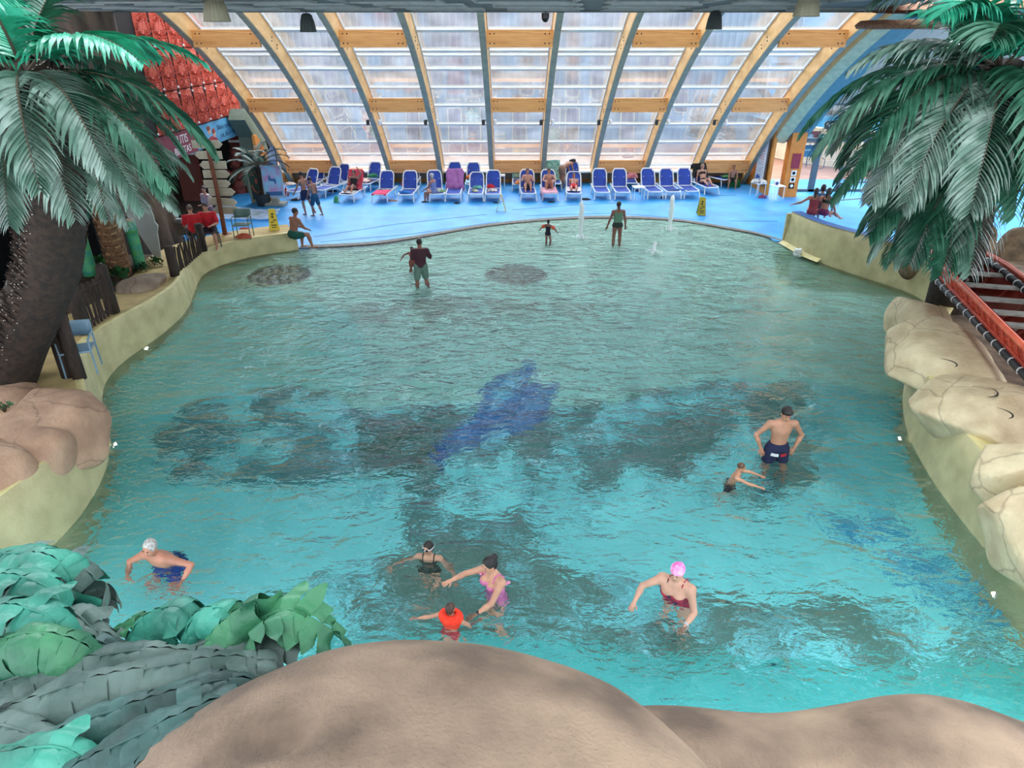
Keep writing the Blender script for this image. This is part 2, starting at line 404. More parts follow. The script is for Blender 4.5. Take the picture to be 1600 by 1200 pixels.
# end cap of right wall facing deck
mb = MB(); p0 = right_c[0]; mb.box((p0.x+.17, p0.y+.05, .5), (.36,.12,1.02)); mb.build('wall_end', cream, wr)
mb = MB(); rr = [q+Vector(n)*.1 for q,n in zip(right_c[:22],Rn[:22])]
mb.grid([[r+Vector((0,0,h+.02)) for r,h in zip(rr,Rh)], [r+n*.35+Vector((0,0,h+.02)) for r,n,h in zip(rr,Rn,Rh)], [r+n*.36+Vector((0,0,-.05)) for r,n in zip(rr,Rn)]])
mb.build('blue_coping', mat('blue_coping', (40,92,160), .5), wr)
mb = MB(); mb.grid([[q+Vector((0,0,.0)) for q in right_c[:14]], [q-n*.16+Vector((0,0,.03)) for q,n in zip(right_c[:14],Rn)], [q+n*.03+Vector((0,0,.12)) for q,n in zip(right_c[:14],Rn)]])
mb.build('foot_kerb', cream_rim, wr)
# grey grille gutter along the beach
mb = MB(); mb.grid([[p+Vector((0,-.05,-.05)) for p in far_c],[p+Vector((0,-.03,.035)) for p in far_c],[p+Vector((0,.28,.035)) for p in far_c],[p+Vector((0,.30,.0)) for p in far_c]])
o = mb.build('pool_gutter', mat('gutter_stone', (128,122,112), .7, (95,92,86), 12, .3)); struct(o, 'grey stone gutter strip along the shallow edge of the pool', 'gutter')
# blue deck: strips from the gutter line to the back wall, plus left and right floors
mb = MB()
mb.grid([[p+Vector((0,.28,.03)) for p in far_c],[Vector((p.x, 34.2, .03)) for p in far_c]])
a, b_ = far_c[0], far_c[-1]
mb.grid([[Vector((max(q.x,-30),q.y,.028))+Vector(n)*.2 for q,n in zip(left_c,Ln) if q.y>12],[Vector((-30,q.y,.028)) for q in left_c if q.y>12]])
mb.grid([[Vector((q.x,q.y,.028))+Vector(n)*.2 for q,n in zip(right_c,Rn) if q.y>17],[Vector((30,q.y,.028)) for q in right_c if q.y>17]])
mb.add([(a.x+.3,a.y-.05,.028),(a.x+.3,34.2,.028),(-30,34.2,.028),(-30,a.y-.05,.028)],[(0,1,2,3)]); mb.add([(b_.x-.3,b_.y,.028),(b_.x-.3,34.2,.028),(30,34.2,.028),(30,b_.y,.028)],[(3,2,1,0)])
o = mb.build('deck', deckblue); struct(o, 'bright blue painted pool deck in front of the window wall', 'deck')
# thin dark joint lines scored in the deck
mb = MB()
for pts in (((490,370),(620,350),(760,335)),((500,378),(640,366),(780,346)),((820,337),(960,333),(1100,344)),((800,328),(900,320),(960,317)),((1140,345),(1215,346)),((1090,306),(1150,305))):
    q = [P(x,y,.034) for x,y in pts]
    for i in range(len(q)-1): mb.bar(q[i], q[i+1], .03, .004)
mb.build('joint_line', mat('joint', (30,80,130), .7), o)

# ---- window wall: arches ----
A0, A1, A2 = (33.3,0.0),(28.85,3.9),(23.1,7.0)
def circ(a,b,c):
    ax,ay,bx,by,cx,cy = *a,*b,*c
    d = 2*(ax*(by-cy)+bx*(cy-ay)+cx*(ay-by))
    ux = ((ax*ax+ay*ay)*(by-cy)+(bx*bx+by*by)*(cy-ay)+(cx*cx+cy*cy)*(ay-by))/d
    uy = ((ax*ax+ay*ay)*(cx-bx)+(bx*bx+by*by)*(ax-cx)+(cx*cx+cy*cy)*(bx-ax))/d
    return ux, uy, math.hypot(ax-ux, ay-uy)
cy_, cz_, cr_ = circ(A0,A1,A2)
a_lo = math.atan2(0.0-cz_, 33.3-cy_); a_hi = math.atan2(7.9-cz_, 21.2-cy_)
def arc(t, off=0.0):  # t 0..1 bottom..top
    a = a_lo+(a_hi-a_lo)*t; r = cr_+off; return cy_+r*math.cos(a), cz_+r*math.sin(a)
def t_at_py(py, off=0):
    lo, hi = 0., 1.
    for _ in range(40):
        m = (lo+hi)/2; y,z = arc(m, off); e = math.atan2(z-H, y)+TH; yy = 600-F*math.tan(e)
        if yy > py: lo = m
        else: hi = m
    return (lo+hi)/2
BX = [(-4.5+i)*2.4+.25 for i in range(10)]
BT, BD = .22, .62
ordn = ['first','second','third','fourth','fifth','sixth','seventh','eighth','ninth','tenth']
NS = 26
for i, X in enumerate(BX):
    mb = MB(); rows = []
    for s in range(NS+1):
        t = s/NS; y0,z0 = arc(t); y1,z1 = arc(t, BD)
        rows.append([Vector((X-BT/2,y0,z0)),Vector((X+BT/2,y0,z0)),Vector((X+BT/2,y1,z1)),Vector((X-BT/2,y1,z1))])
    mb.grid(rows, closed=True)
    root = empty('arched_beam', (0,0,0), 0, f'curved laminated timber roof beam, {ordn[i]} from the left', 'beam', 'curved timber beams of the window wall')
    mb.build('timber', wood, root)
    mb = MB(); # grey strip on the underside
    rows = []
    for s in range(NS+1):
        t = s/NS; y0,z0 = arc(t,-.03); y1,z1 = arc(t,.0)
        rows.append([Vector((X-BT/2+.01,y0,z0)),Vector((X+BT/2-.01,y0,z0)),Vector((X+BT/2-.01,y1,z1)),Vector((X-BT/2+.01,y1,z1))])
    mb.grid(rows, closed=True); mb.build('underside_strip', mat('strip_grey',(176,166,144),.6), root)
    mb = MB()
    for py in (60,72,160,172,272,280):
        t = t_at_py(py,.3)
        for q in (.22,.34):
            y,z = arc(t,q)
            for sx in (-1,1): mb.ball((X+sx*BT/2, y, z), .028, 6)
    mb.build('bolt', bolt, root)
    if 2 <= i <= 8:
        for sx in (-1,1):
            y,z = arc(t_at_py(190,.1),.1); lm = MB(); lm.lathe((X+sx*.24, y, z-.14), [(.05,0),(.07,.02),(.07,.18),(.05,.22)], 10)
            lm.bar((X,y,z+.05),(X+sx*.24,y,z+.05),.03,.03); lm.build('spotlight', white if sx>0 else dark, root)
# cross beams in alternate bays
n = 0
for bay in (0,2,4,6,8):
    for (py0,py1,lev) in ((46,70,'upper'),(153,172,'middle'),(250,267,'lower')):
        t0, t1 = t_at_py(py1,.12), t_at_py(py0,.12); ya,za = arc(t0,.08); yb,zb = arc(t1,.08)
        x0, x1 = BX[bay]+BT/2, BX[bay+1]-BT/2; hh = math.hypot(yb-ya, zb-za)
        hgt = .52 if lev != 'lower' else .55
        yc, zc = (ya+yb)/2, (za+zb)/2
        root = empty('cross_beam', ((x0+x1)/2,yc,zc-hgt/2), 0, f'{lev} straight timber cross beam in the {ordn[bay]} bay of the window wall', 'beam', 'timber cross beams between the arches')
        mb = MB(); mb.box((0,0,hgt/2), (x1-x0,.16,hgt)); mb.build('timber', wood2, root)
        mb = MB()
        for sx in (-1,1):
            for dx in (.12,.26):
                for dz in (.12,hgt-.12): mb.ball((sx*((x1-x0)/2-dx),-.08,dz), .026, 6)
        mb.build('bolt', bolt, root)
# glazing: one window per bay with mullions and panes
gm = bpy.data.materials.new('pane_glass'); gm.use_nodes = True; nt = gm.node_tree; nt.nodes.clear()
out = nt.nodes.new('ShaderNodeOutputMaterial'); tr = nt.nodes.new('ShaderNodeBsdfTransparent'); tr.inputs[0].default_value = (.86,.89,.90,1)
gl = nt.nodes.new('ShaderNodeBsdfGlossy'); gl.inputs['Roughness'].default_value = .03; gl.inputs[0].default_value = (.95,.92,.86,1)
tl = nt.nodes.new('ShaderNodeBsdfTranslucent'); tl.inputs[0].default_value = (.34,.35,.36,1)
tc = nt.nodes.new('ShaderNodeTexCoord'); n1 = nt.nodes.new('ShaderNodeTexNoise'); n1.inputs['Scale'].default_value = 22; n1.inputs['Detail'].default_value = 3
nt.links.new(tc.outputs['Object'], n1.inputs[0])
sp = nt.nodes.new('ShaderNodeSeparateXYZ'); nt.links.new(tc.outputs['Object'], sp.inputs[0])
mr = nt.nodes.new('ShaderNodeMapRange'); mr.inputs[1].default_value = 3.8; mr.inputs[2].default_value = 6.5; mr.inputs[3].default_value = .02; mr.inputs[4].default_value = .35
nt.links.new(sp.outputs[2], mr.inputs[0])
bp = nt.nodes.new('ShaderNodeBump'); bp.inputs['Distance'].default_value = .01; nt.links.new(mr.outputs[0], bp.inputs['Strength']); nt.links.new(n1.outputs[0], bp.inputs['Height'])
nt.links.new(bp.outputs[0], gl.inputs['Normal'])
n2 = nt.nodes.new('ShaderNodeTexNoise'); n2.inputs['Scale'].default_value = .9; n2.inputs['Detail'].default_value = 6; nt.links.new(tc.outputs['Object'], n2.inputs[0])
mr2 = nt.nodes.new('ShaderNodeMapRange'); mr2.inputs[1].default_value = .4; mr2.inputs[2].default_value = .7; mr2.inputs[3].default_value = .2; mr2.inputs[4].default_value = .42; nt.links.new(n2.outputs[0], mr2.inputs[0])
m1 = nt.nodes.new('ShaderNodeMixShader'); nt.links.new(mr2.outputs[0], m1.inputs[0]); nt.links.new(tr.outputs[0], m1.inputs[1]); nt.links.new(tl.outputs[0], m1.inputs[2])
m2 = nt.nodes.new('ShaderNodeMixShader'); m2.inputs[0].default_value = .32; nt.links.new(m1.outputs[0], m2.inputs[1]); nt.links.new(gl.outputs[0], m2.inputs[2]); nt.links.new(m2.outputs[0], out.inputs[0])
rows_py = [(257,3),(241,1.6),(222,3),(194,3),(165,3),(137,3),(108,3.4),(86,2.2),(79,4),(47,5),(5,5)]
for bay in range(9):
    x0, x1 = BX[bay]+BT/2, BX[bay+1]-BT/2; xc = (x0+x1)/2
    mb = MB(); t00 = t_at_py(262,BD+.03); rr = []
    for s in range(13):
        y,z = arc(t00+(1-t00)*s/12, BD+.03); rr.append([Vector((BX[bay],y,z)), Vector((BX[bay+1],y,z))])
    mb.grid(rr); win = mb.build(f'window_{bay+1}', gm); struct(win, f'sloping glazed bay of the window wall, {ordn[bay]} from the left', 'window')
    mu = MB()
    for py, wpx in rows_py:
        t = t_at_py(py, BD); y,z = arc(t,BD); w = wpx*.032
        y2,z2 = arc(t+.001,BD); d = Vector((0,y2-y,z2-z)).normalized()
        mu.bar(Vector((x0,y,z)),Vector((x1,y,z)), .07, w, up=d)
    for xx in (x0+.03, x1-.03):
        mu.tube([Vector((xx,*arc(t00+(1-t00)*s/12,BD))) for s in range(13)], .028, 4)
    mu.build('mullion', white, win)
# plinth: orange wall under the glass with white sill
mb = MB(); yb, zb = arc(t_at_py(262,BD),BD)
mb.box((.25,yb+.15,zb/2-.1), (24.4,.3,zb-.1)); o = mb.build('wall_back', orange); struct(o, 'low orange wall below the sloping windows', 'wall')
mb = MB(); mb.box((.25,yb-.15,zb-.13), (22.2,.62,.06)); mb.build('sill', white, o)
mb = MB(); mb.box((.25,yb-.05,zb-.32), (22.2,.3,.3)); mb.build('sill_under_board', mat('sill_board',(128,108,84),.7), o)  # brown board below the white sill
# ---- ceiling ----
mb = MB(); mb.prism([(-14,13.2),(7.2,13.2),(10.7,22.3),(-14,22.3)],(0,0,7.16),(1,0,0),(0,1,0),(0,0,1),.08); o = mb.build('ceiling', ceil_d); struct(o, 'grey metal slat ceiling across the top', 'ceiling')
mb = MB()
xr = lambda y: 7.5+.39*(y-14)
for k in range(30): y = 13.4+k*.30; mb.box(((-14+xr(y))/2, y, 7.06), (14+xr(y),.2,.06))
mb.box((-1.7,22.3,7.12),(24.6,.1,.30)); mb.build('slat', ceil_m, o)
mb = MB()
for k in range(9):
    for j in range(3):
        cx = -12.5+k*2.55+j*.3; cy = 14.6+j*2.9
        if cx+1 > xr(cy)-.3: continue
        for a,b in (((-.95,-.9),(.95,-.9)),((.95,-.9),(.95,.9)),((.95,.9),(-.95,.9)),((-.95,.9),(-.95,-.9))):
            mb.bar((cx+a[0],cy+a[1],7.0),(cx+b[0],cy+b[1],7.0),.05,.04)
mb.build('panel_frame', mat('panel_frame',(150,160,160),.5), o)
# unseen roof over the near half, openings shaped to spread light and shade
mb = MB(); RZ = 9.2
for (x0,x1,y0,y1) in ((-15,-9,1,13.4),(-9,1.6,10.6,13.4),(-1.5,1.6,1,10.6),(8.2,15,1,13.4),(1.6,8.2,12.9,13.4),(1.6,8.2,1,3.2),(1.6,8.2,7.4,8.8),(-9,-1.5,1,6.8)): mb.box(((x0+x1)/2,(y0+y1)/2,RZ),(x1-x0,y1-y0,.12))
mb.box((0,13.35,8.15),(30,.1,2.0))
for x in (3.2,4.9,6.6): mb.box((x,10.85,RZ),(.12,4.1,.14))
for x in (-7.1,-5.2,-3.4): mb.box((x,7,RZ),(.12,7.2,.14))
for k in range(3): mb.box((4.9,9.8+k*1.05,RZ),(6.6,.1,.12))
o = mb.build('ceiling_roof', mat('roof_underside',(120,124,120),.8)); struct(o, 'unseen high roof with open skylights above the near end of the pool', 'ceiling')
# ---- outside ----
mb = MB(); mb.box((0,60,-.12), (160,52.4,.2)); o = mb.build('ground', mat('terrace_tiles',(168,120,96),.8,(146,102,80),1.5,.2,20)); struct(o, 'terracotta paved terrace outside the windows', 'ground')
mb = MB(); mb.box((-6,47,3.9), (60,.5,8.0)); mb.box((-6,46.6,4.5),(60,.3,.35)); mb.box((-6,46.6,7.8),(60,.3,.3)); mb.box((-6,46.6,1.0),(60,.3,.15))
for k in range(150): mb.box((-35.8+k*.4,46.68,3.9),(.16,.1,7.8))
o = mb.build('outdoor_fence_wall', mat('corrugated',(132,128,122),.7,(114,108,100),1.2)); recenter(o); tag(o, 'beige corrugated wall standing outside behind the windows', 'wall')
# ---- side walls under the end arches ----
def side_wall(X, thick, name, label, ysel=(28.0,33.4), m=orange):
    mb = MB(); pts = []
    for s in range(NS+1):
        y,z = arc(s/NS,.25)
        if ysel[0] <= y: pts.append((y,z))
    poly = [(ysel[0],0)]+[(y,max(z,.0)) for y,z in pts]
    if pts[-1][0] > ysel[0]+.01: poly = poly
    poly = [(ysel[0],0),(33.3,0)]+[(y,z) for y,z in pts if z>.02]+[(ysel[0],pts[-1][1])]
    mb.prism(poly, (X,0,0), (0,1,0),(0,0,1),(1,0,0),thick)
    o = mb.build(name, m); struct(o, label, 'wall'); return o
side_wall(11.25,.12,'wall_right_end','orange end wall below the last arch on the right', (30.6,33.4))
side_wall(-11.2,.12,'wall_left_end','orange end wall below the first arch on the left', (30.8,33.4))
# cream curved fascia and grey soffit outside the right arch
mb = MB(); rows = []
for s in range(NS+1):
    t = .23+.77*s/NS; y0,z0 = arc(t,-.10); y1,z1 = arc(t,.55)
    rows.append([Vector((11.25,y1,z1)),Vector((11.30,y0,z0)),Vector((11.75,y0-.1,z0-.05)),Vector((11.8,y1,z1))])
mb.grid(rows, closed=True); o = mb.build('trim_1', mat('cream_fascia',(222,208,160),.6)); struct(o, 'cream curved edge trim beside the last arch on the right', 'trim')
mb = MB(); rows = []
for s in range(NS+1):
    t = .23+.77*s/NS; y0,z0 = arc(t,-.05); y1,z1 = arc(t,.5)
    rows.append([Vector((11.75,y0-.1,z0-.04)),Vector((12.6,y0-.1,z0-.04)),Vector((12.6,y1,z1)),Vector((11.75,y1,z1))])
mb.grid(rows, closed=True); o = mb.build('trim_2', mat('grey_soffit',(112,138,136),.6)); struct(o, 'grey green curved soffit right of the arch trim', 'trim')
# upper grey wall on the right, above doors
gw = mat('grey_wall',(104,116,120),.8,(92,104,108),1)
mb = MB(); mb.box((21,31.9,6.2),(17.8,.2,4.4)); mb.box((21,31.5,4.0),(17.8,.5,.5)); o = mb.build('wall_right_back', gw); struct(o, 'grey upper wall above the glass doors on the right', 'wall')
# orange column by the doors
root = empty('orange_column', (12.15,30.45,0), 0, 'orange square column beside the glass doors with small notices', 'column')
mb = MB(); mb.box((0,0,1.75),(.62,.5,3.5)); mb.box((0,0,3.55),(.8,.6,.06),mi=1); mb.build('shaft',[mat('orange_col',(214,132,52),.6),ceil_m],root)
mb = MB(); mb.box((.02,-.26,1.55),(.36,.02,.62)); mb.build('maroon_notice', mat('maroon',(140,28,52),.5), root)
for k in range(3):
    mb = MB(); mb.box((.02,-.26,1.05-k*.27),(.22,.02,.22)); mb.ball((.02,-.275,1.05-k*.27),(.07,.01,.07),mi=1); mb.build('pictogram_notice',[white if k<2 else black, black if k<2 else white],root)
# information board leaning on the orange wall
root = empty('information_board', (11.2,31.4,0), 0, 'tall framed white information board on the orange end wall', 'board')
mb = MB(); mb.box((-.04,0,1.55),(.06,1.2,2.3)); mb.build('frame', mat('dk_bronze',(90,70,55),.5), root)
mb = MB(); mb.box((-.08,0,1.55),(.02,1.08,2.16)); bd = mb.build('board_face', mat('pale_board',(205,212,222),.5), root)
mb = MB(); rr = random.Random(3)
for k in range(16):
    yy = -.38+rr.random()*.1; L = .25+rr.random()*.45; mb.box((-.092,yy+L/2,2.45-k*.11),(.004,L,.025),mi=0 if 5<k<11 else 1)
mb.ball((-.092,.1,.62),(.004,.3,.14),mi=2)
mb.build('printed_lines',[mat('redprint',(200,60,50),.5),mat('greyprint',(120,130,150),.5),mat('blueprint',(60,100,180),.5)],root)
# glass doors, right
fr_m = mat('door_frame',(66,86,98),.45,(56,76,88),3)
def glassmat():
    m = bpy.data.materials.new('door_glass'); m.use_nodes = True; nt = m.node_tree; nt.nodes.clear()
    o = nt.nodes.new('ShaderNodeOutputMaterial'); a = nt.nodes.new('ShaderNodeBsdfTransparent'); a.inputs[0].default_value = (.9,.93,.93,1); g = nt.nodes.new('ShaderNodeBsdfGlossy'); g.inputs['Roughness'].default_value = .02
    x = nt.nodes.new('ShaderNodeMixShader'); x.inputs[0].default_value = .06; nt.links.new(a.outputs[0],x.inputs[1]); nt.links.new(g.outputs[0],x.inputs[2]); nt.links.new(x.outputs[0],o.inputs[0]); return m
dg = glassmat(); DY = 31.4
def dpt(px, py): q = PY(px,py,DY); return q
zL = 2.25; xs = [12.4, 13.55, 14.75, 16.3, 18.0, 20.0, 23, 27]
door = MB(); door.box((19.8,DY,.06),(15,.12,.14)); door.box((19.8,DY,zL),(15,.12,.16)); door.box((19.8,DY,3.72),(15,.12,.12))
for i,x in enumerate(xs): door.box((x,DY,1.15 if i<2 else 1.86),(.11 if i!=1 else .26,.12,2.3 if i<2 else 3.72))
d1 = door.build('door_1', fr_m); struct(d1, 'grey framed glass doors leading out to the terrace', 'door')
mb = MB(); mb.box((19.8,DY,1.86),(15,.015,3.6)); mb.build('pane', dg, d1)
mb = MB(); mb.tube([(13.75,DY-.08,1.05),(13.85,DY-.2,1.1),(13.85,DY-.2,1.45),(13.75,DY-.08,1.5)],.018,6); mb.build('door_handle', fr_m, d1)
# hanging black sign and exit lamp
root = empty('hanging_sign', (14.0,30.9,2.75), 0, 'black rounded sign with pale lettering hanging above the doors', 'sign')
mb = MB(); pl = [(-.62,.0),(-.6,-.13),(-.52,-.17),(.52,-.17),(.6,-.13),(.62,0),(.6,.13),(.52,.17),(-.52,.17),(-.6,.13)]; mb.prism(pl,(0,0,.17),(1,0,0),(0,0,1),(0,-1,0),.05); mb.build('board', mat('black_sign',(18,20,22),.5), root)
text('BAROJI TERASA','lettering',.13,mat('pale_print',(150,156,150),.5),Matrix.Translation((.1,-.056,.2))@Matrix.Rotation(R(90),4,'X'),root)
mb = MB(); mb.ball((-.5,-.056,.19),(.05,.008,.06)); mb.box((-.42,-.056,.15),(.05,.008,.1)); mb.build('symbol', mat('pale_print',(150,156,150),.5), root)
mb = MB(); mb.tube([(-.4,0,.3),(-.4,0,1.0)],.008,5); mb.tube([(.4,0,.3),(.4,0,1.0)],.008,5); mb.build('hanging_wire', dark, root)
o = MB(); o.box((0,0,0),(.42,.06,.16)); root = o.build('exit_sign', mat('exit_green',(60,110,92),.4)); root.location = (13.6,31.25,2.42); tag(root,'small green emergency exit sign on the door lintel','sign')
mb = MB(); mb.box((-.08,-.035,0),(.12,.006,.07)); mb.box((.08,-.035,0),(.06,.006,.09)); mb.build('pictogram', mat('exit_pale',(170,220,190),.4), root)
# terrace things outside right
root = empty('outdoor_pool_wall', (21,42,0), 0, 'cream curved outdoor pool wall with blue water beyond the doors', 'outdoor pool')
mb = MB(); pts = [Vector((-6+ (0 if k<0 else 5.2*math.cos(a)),  6.2*math.sin(a),0)) for k,a in enumerate([R(x) for x in range(180,361,6)])]
pts = [Vector((9*math.cos(R(x))+3,6.5*math.sin(R(x)),0)) for x in range(170,361,6)]
mb.grid([pts,[p+Vector((0,0,1.9)) for p in pts],[p*.95+Vector((.1,0,1.9)) for p in pts],[p*.95+Vector((.1,0,0)) for p in pts]]); mb.build('basin_wall', mat('outer_cream',(236,222,190),.7), root)
mb = MB(); mb.add([p*.95+Vector((.1,0,1.7)) for p in pts]+[Vector((12,6,1.7)),Vector((-6,6,1.7))],[tuple(range(len(pts)+2))]); mb.build('blue_water', mat('outer_blue',(60,170,222),.2), root)
mb = MB()
for k in range(-1,3): mb.box((18+k*2.0,46.4,2.6),(.16,.1,5.2))
mb.box((22,46.3,4.9),(12,.2,.3)); o = mb.build('outdoor_gantry', mat('gantry',(150,150,150),.5)); recenter(o); tag(o,'grey steel posts and beam standing on the terrace behind the pool','frame')
root = empty('outdoor_stair', (15.2,41,0), 0, 'white outdoor staircase rising in front of the corrugated wall', 'stairs')
mb = MB(); mb.bar((0,0,2.3),(6.5,0,5.0),.1,.3); mb.box((.2,0,1.15),(.15,.15,2.3))
mb.build('stringer', white, root)
for k in range(8):
    mb = MB(); mb.box((.4+k*.75,-.3,2.6+k*.31),(.5,.9,.06)); mb.build('tread', dark, root)
root = empty('terrace_sign_stand', (15.9,38,0), 0, 'maroon and blue double sign stand on the terrace outside', 'sign')
mb = MB(); mb.tube([(0,0,0),(0,0,1.8)],.03,6); mb.build('pole', dark, root)
mb = MB(); mb.box((0,-.04,1.5),(.9,.04,.6)); mb.build('maroon_panel', mat('maroon2',(96,24,50),.5), root)
mb = MB(); mb.box((0,-.04,.8),(.9,.04,.6)); mb.build('blue_panel', mat('bluepanel',(20,100,150),.5), root)
mb = MB(); mb.box((-.1,-.065,1.55),(.3,.006,.2)); mb.box((-.1,-.065,.85),(.34,.006,.1)); mb.build('marks', mat('paleblue',(120,170,200),.5), root)
# ================= LEFT SIDE: carved wall, banner, dark hall, concrete tree, kiosk =================
red = mat('carved_red', (196,84,62), .55, (160,58,42), 5, .15, 30)
WX = -12.0
def carve(u, v):
    """relief of one carved face panel, u in -1..1 across, v in 0..1 up"""
    a = abs(u); h = 0
    def sp(cx, cy, r, w):
        d = math.hypot((a-cx), (v-cy)*2.1)
        if d > r: return 0
        ang = math.atan2(v-cy, a-cx); return .55+.45*math.sin(d/r*w*6.283+ang)*1.0 + (.35 if d < r*.18 else 0)
    h = max(h, sp(.42,.20,.38,2.4), sp(.48,.74,.30,2.0))
    d = math.hypot((a-.42)/.5,(v-.5)/.16)
    if d < 1: h = max(h, .6+.4*math.sin(a*16+v*22))
    d = math.hypot((a-.12)/.30,(v-.86)/.13)
    if d < 1: h = max(h, .9-.5*d)
    if a < .10+.06*math.sin(v*14): h = max(h, .85)
    return h*.11
def carved_panel(y0, y1, z0, z1):
    root = empty('carved_panel', (WX,(y0+y1)/2,z0), 0, None, 'carved panel', 'red carved panels on the left wall')
    nu, nvv = 22, 34; rows = []; top = False
    for j in range(nvv+1):
        v = j/nvv; row = []
        for i in range(nu+1):
            u = i/nu*2-1; y = (y0+y1)/2+u*(y1-y0)/2*.82; z = z0+v*(z1-z0)*.98
            e = 1 if 0<i<nu and 0<j<nvv else 0
            row.append(Vector((.02+e*(.03+carve(u,v)), y-(y0+y1)/2, z-z0)))
        rows.append(row)
    mb = MB()
    for j in range(nvv):
        for i in range(nu):
            q = [rows[j][i],rows[j][i+1],rows[j+1][i+1],rows[j+1][i]]
            yc, zc = q[0].y+(y0+y1)/2, q[0].z+z0
            if math.hypot(yc-cy_, zc-cz_) < cr_+2.6: mb.add(q,[(0,1,2,3)])
    if not mb.f: bpy.data.objects.remove(root); return None
    o = mb.build('relief', red, root)
    mb = MB()
    for z in (.08,z1-z0-.12):
        if math.hypot(y0-cy_, z+z0-cz_) < cr_+2.4: mb.ball((.06, -(y1-y0)/2, z), .045, 6)
    if mb.f: mb.build('fixing_stud', white, root)
    return root
cols = [24.2+1.12*k for k in range(8)]
rown = ['bottom row','second row','third row','top row']; cn = ['first','second','third','fourth','fifth','sixth','seventh']
pans = []
for k in range(7):
    for j in range(4):
        p = carved_panel(cols[k], cols[k+1], 3.32+j*1.32, 3.32+(j+1)*1.32)
        if p: p['label'] = f'red carved relief panel, {rown[j]}, {cn[6-k]} column back from the window wall'; pans.append(p)
# wall carrying them
mb = MB(); poly = [(22.6,2.45),(32.3,2.45),(32.3,3.3)]
for s in range(NS+1):
    y,z = arc(s/NS,2.8)
    if 22.6<y<32 and z>3.3: poly.append((y,z))
poly += [(22.6,8.2)]
mb.prism(poly,(WX-.25,0,0),(0,1,0),(0,0,1),(1,0,0),.25); o = mb.build('wall_left_upper', mat('dark_wall',(34,30,28),.9)); struct(o,'dark upper wall behind the red carved panels','wall')
mb = MB(); mb.box((-18.2,24.5,6.2),(12.2,.3,4.6)); o = mb.build('wall_left_back', mat('dark_wall2',(58,40,36),.9)); struct(o,'dark upper wall at the far left behind the palm','wall')
for k in range(4):
    root = empty('carved_panel', (-14.0-1.5*k,24.3,4.3), 0, f'dim red carved panel behind the big palm, {cn[k]} left of the concrete tree', 'carved panel', 'red carved panels behind the palm')
    mb = MB(); rows = [[Vector((( i/16*2-1)*.68,-.03-carve(i/16*2-1,j/24)*1.2,j/24*3.2)) for i in range(17)] for j in range(25)]
    mb.grid(rows); mb.build('relief', red, root)
# banner
BY0, BY1 = 23.6, 32.0
root = empty('banner', (WX+.03,BY0,2.45), 0, 'long printed banner with maroon and sky blue halves under the carved panels', 'banner')
mb = MB(); mb.box((0,(27.1-BY0)/2,.42),(.03,27.1-BY0,.84)); mb.build('maroon_cloth', mat('banner_maroon',(128,52,70),.6), root)
mb = MB(); mb.box((0,(27.1-BY0+BY1-BY0)/2,.42),(.03,BY1-27.1,.84)); mb.build('blue_cloth', mat('banner_blue',(96,170,210),.6,(80,150,196),1), root)
# text runs in -Y direction when seen from +X? viewer at +X looking -X sees +Y to the right
Mx = Matrix(((0,0,1,0),(1,0,0,0),(0,1,0,0),(0,0,0,1)))
bw = mat('banner_white',(236,232,230),.6); bi = mat('banner_ink',(60,110,150),.6)
text('KUTIS','maroon_lettering',.42,bw,Matrix.Translation((.02,2.2,.56))@Mx,root)
text('BILJETAS','maroon_lettering',.36,bw,Matrix.Translation((.02,2.2,.2))@Mx,root)
text('Bilietai tavams nuolat','blue_lettering',.27,bi,Matrix.Translation((.02,6.7,.56))@Mx,root)
text('šok, lėk ir ralėkim','blue_lettering',.27,bi,Matrix.Translation((.02,6.8,.24))@Mx,root)
sk_ = mat('ink_skin',(224,170,140),.6)
for (yy, zz, hc) in ((4.15,.34,(110,50,40)),(4.75,.55,(130,60,40)),(5.2,.4,(150,60,50))):
    mb = MB(); mb.ball((.016,yy,zz),(.012,.14,.15),10); mb.build('printed_face', sk_, root)
    mb = MB(); mb.ball((.02,yy-.03,zz+.09),(.012,.17,.10),10); mb.build('printed_hair', mat('ink%d'%hc[0],hc,.6), root)
mb = MB(); mb.prism([(3.9,0),(5.5,0),(5.4,.2),(4.9,.34),(4.3,.22)],(.014,0,0),(0,1,0),(0,0,1),(1,0,0),.008); mb.build('printed_garment', mat('ink_red',(160,50,64),.6), root)
mb = MB(); mb.prism([(7.7,.02),(8.3,.02),(8.3,.5),(8.1,.3),(7.9,.22)],(.014,0,0),(0,1,0),(0,0,1),(1,0,0),.008); mb.build('printed_leaf', mat('ink_green',(70,150,80),.6), root)
# hall beyond, its darkness put into black wall colour
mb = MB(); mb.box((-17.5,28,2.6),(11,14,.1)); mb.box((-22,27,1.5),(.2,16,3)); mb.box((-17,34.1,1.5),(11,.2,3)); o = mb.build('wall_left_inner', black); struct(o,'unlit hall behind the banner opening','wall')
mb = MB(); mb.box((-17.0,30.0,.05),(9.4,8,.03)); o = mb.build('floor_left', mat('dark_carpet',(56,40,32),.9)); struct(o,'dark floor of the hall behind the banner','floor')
for i,(y_,x_) in enumerate(((29.5,-13.6),(33.0,-12.6))):
    root = empty('hall_pillar', (x_,y_,0), 0, ['dim red brown pillar with a white band inside the dark hall','narrow red brown pillar with white band near the end wall'][i], 'pillar')
    mb = MB(); mb.box((0,0,1.3),(.8,.4,2.6)); mb.build('shaft', mat('dim_red',(110,50,36),.7), root); mb = MB(); mb.box((0,0,2.0),(.84,.44,.1)); mb.build('white_band', white, root)
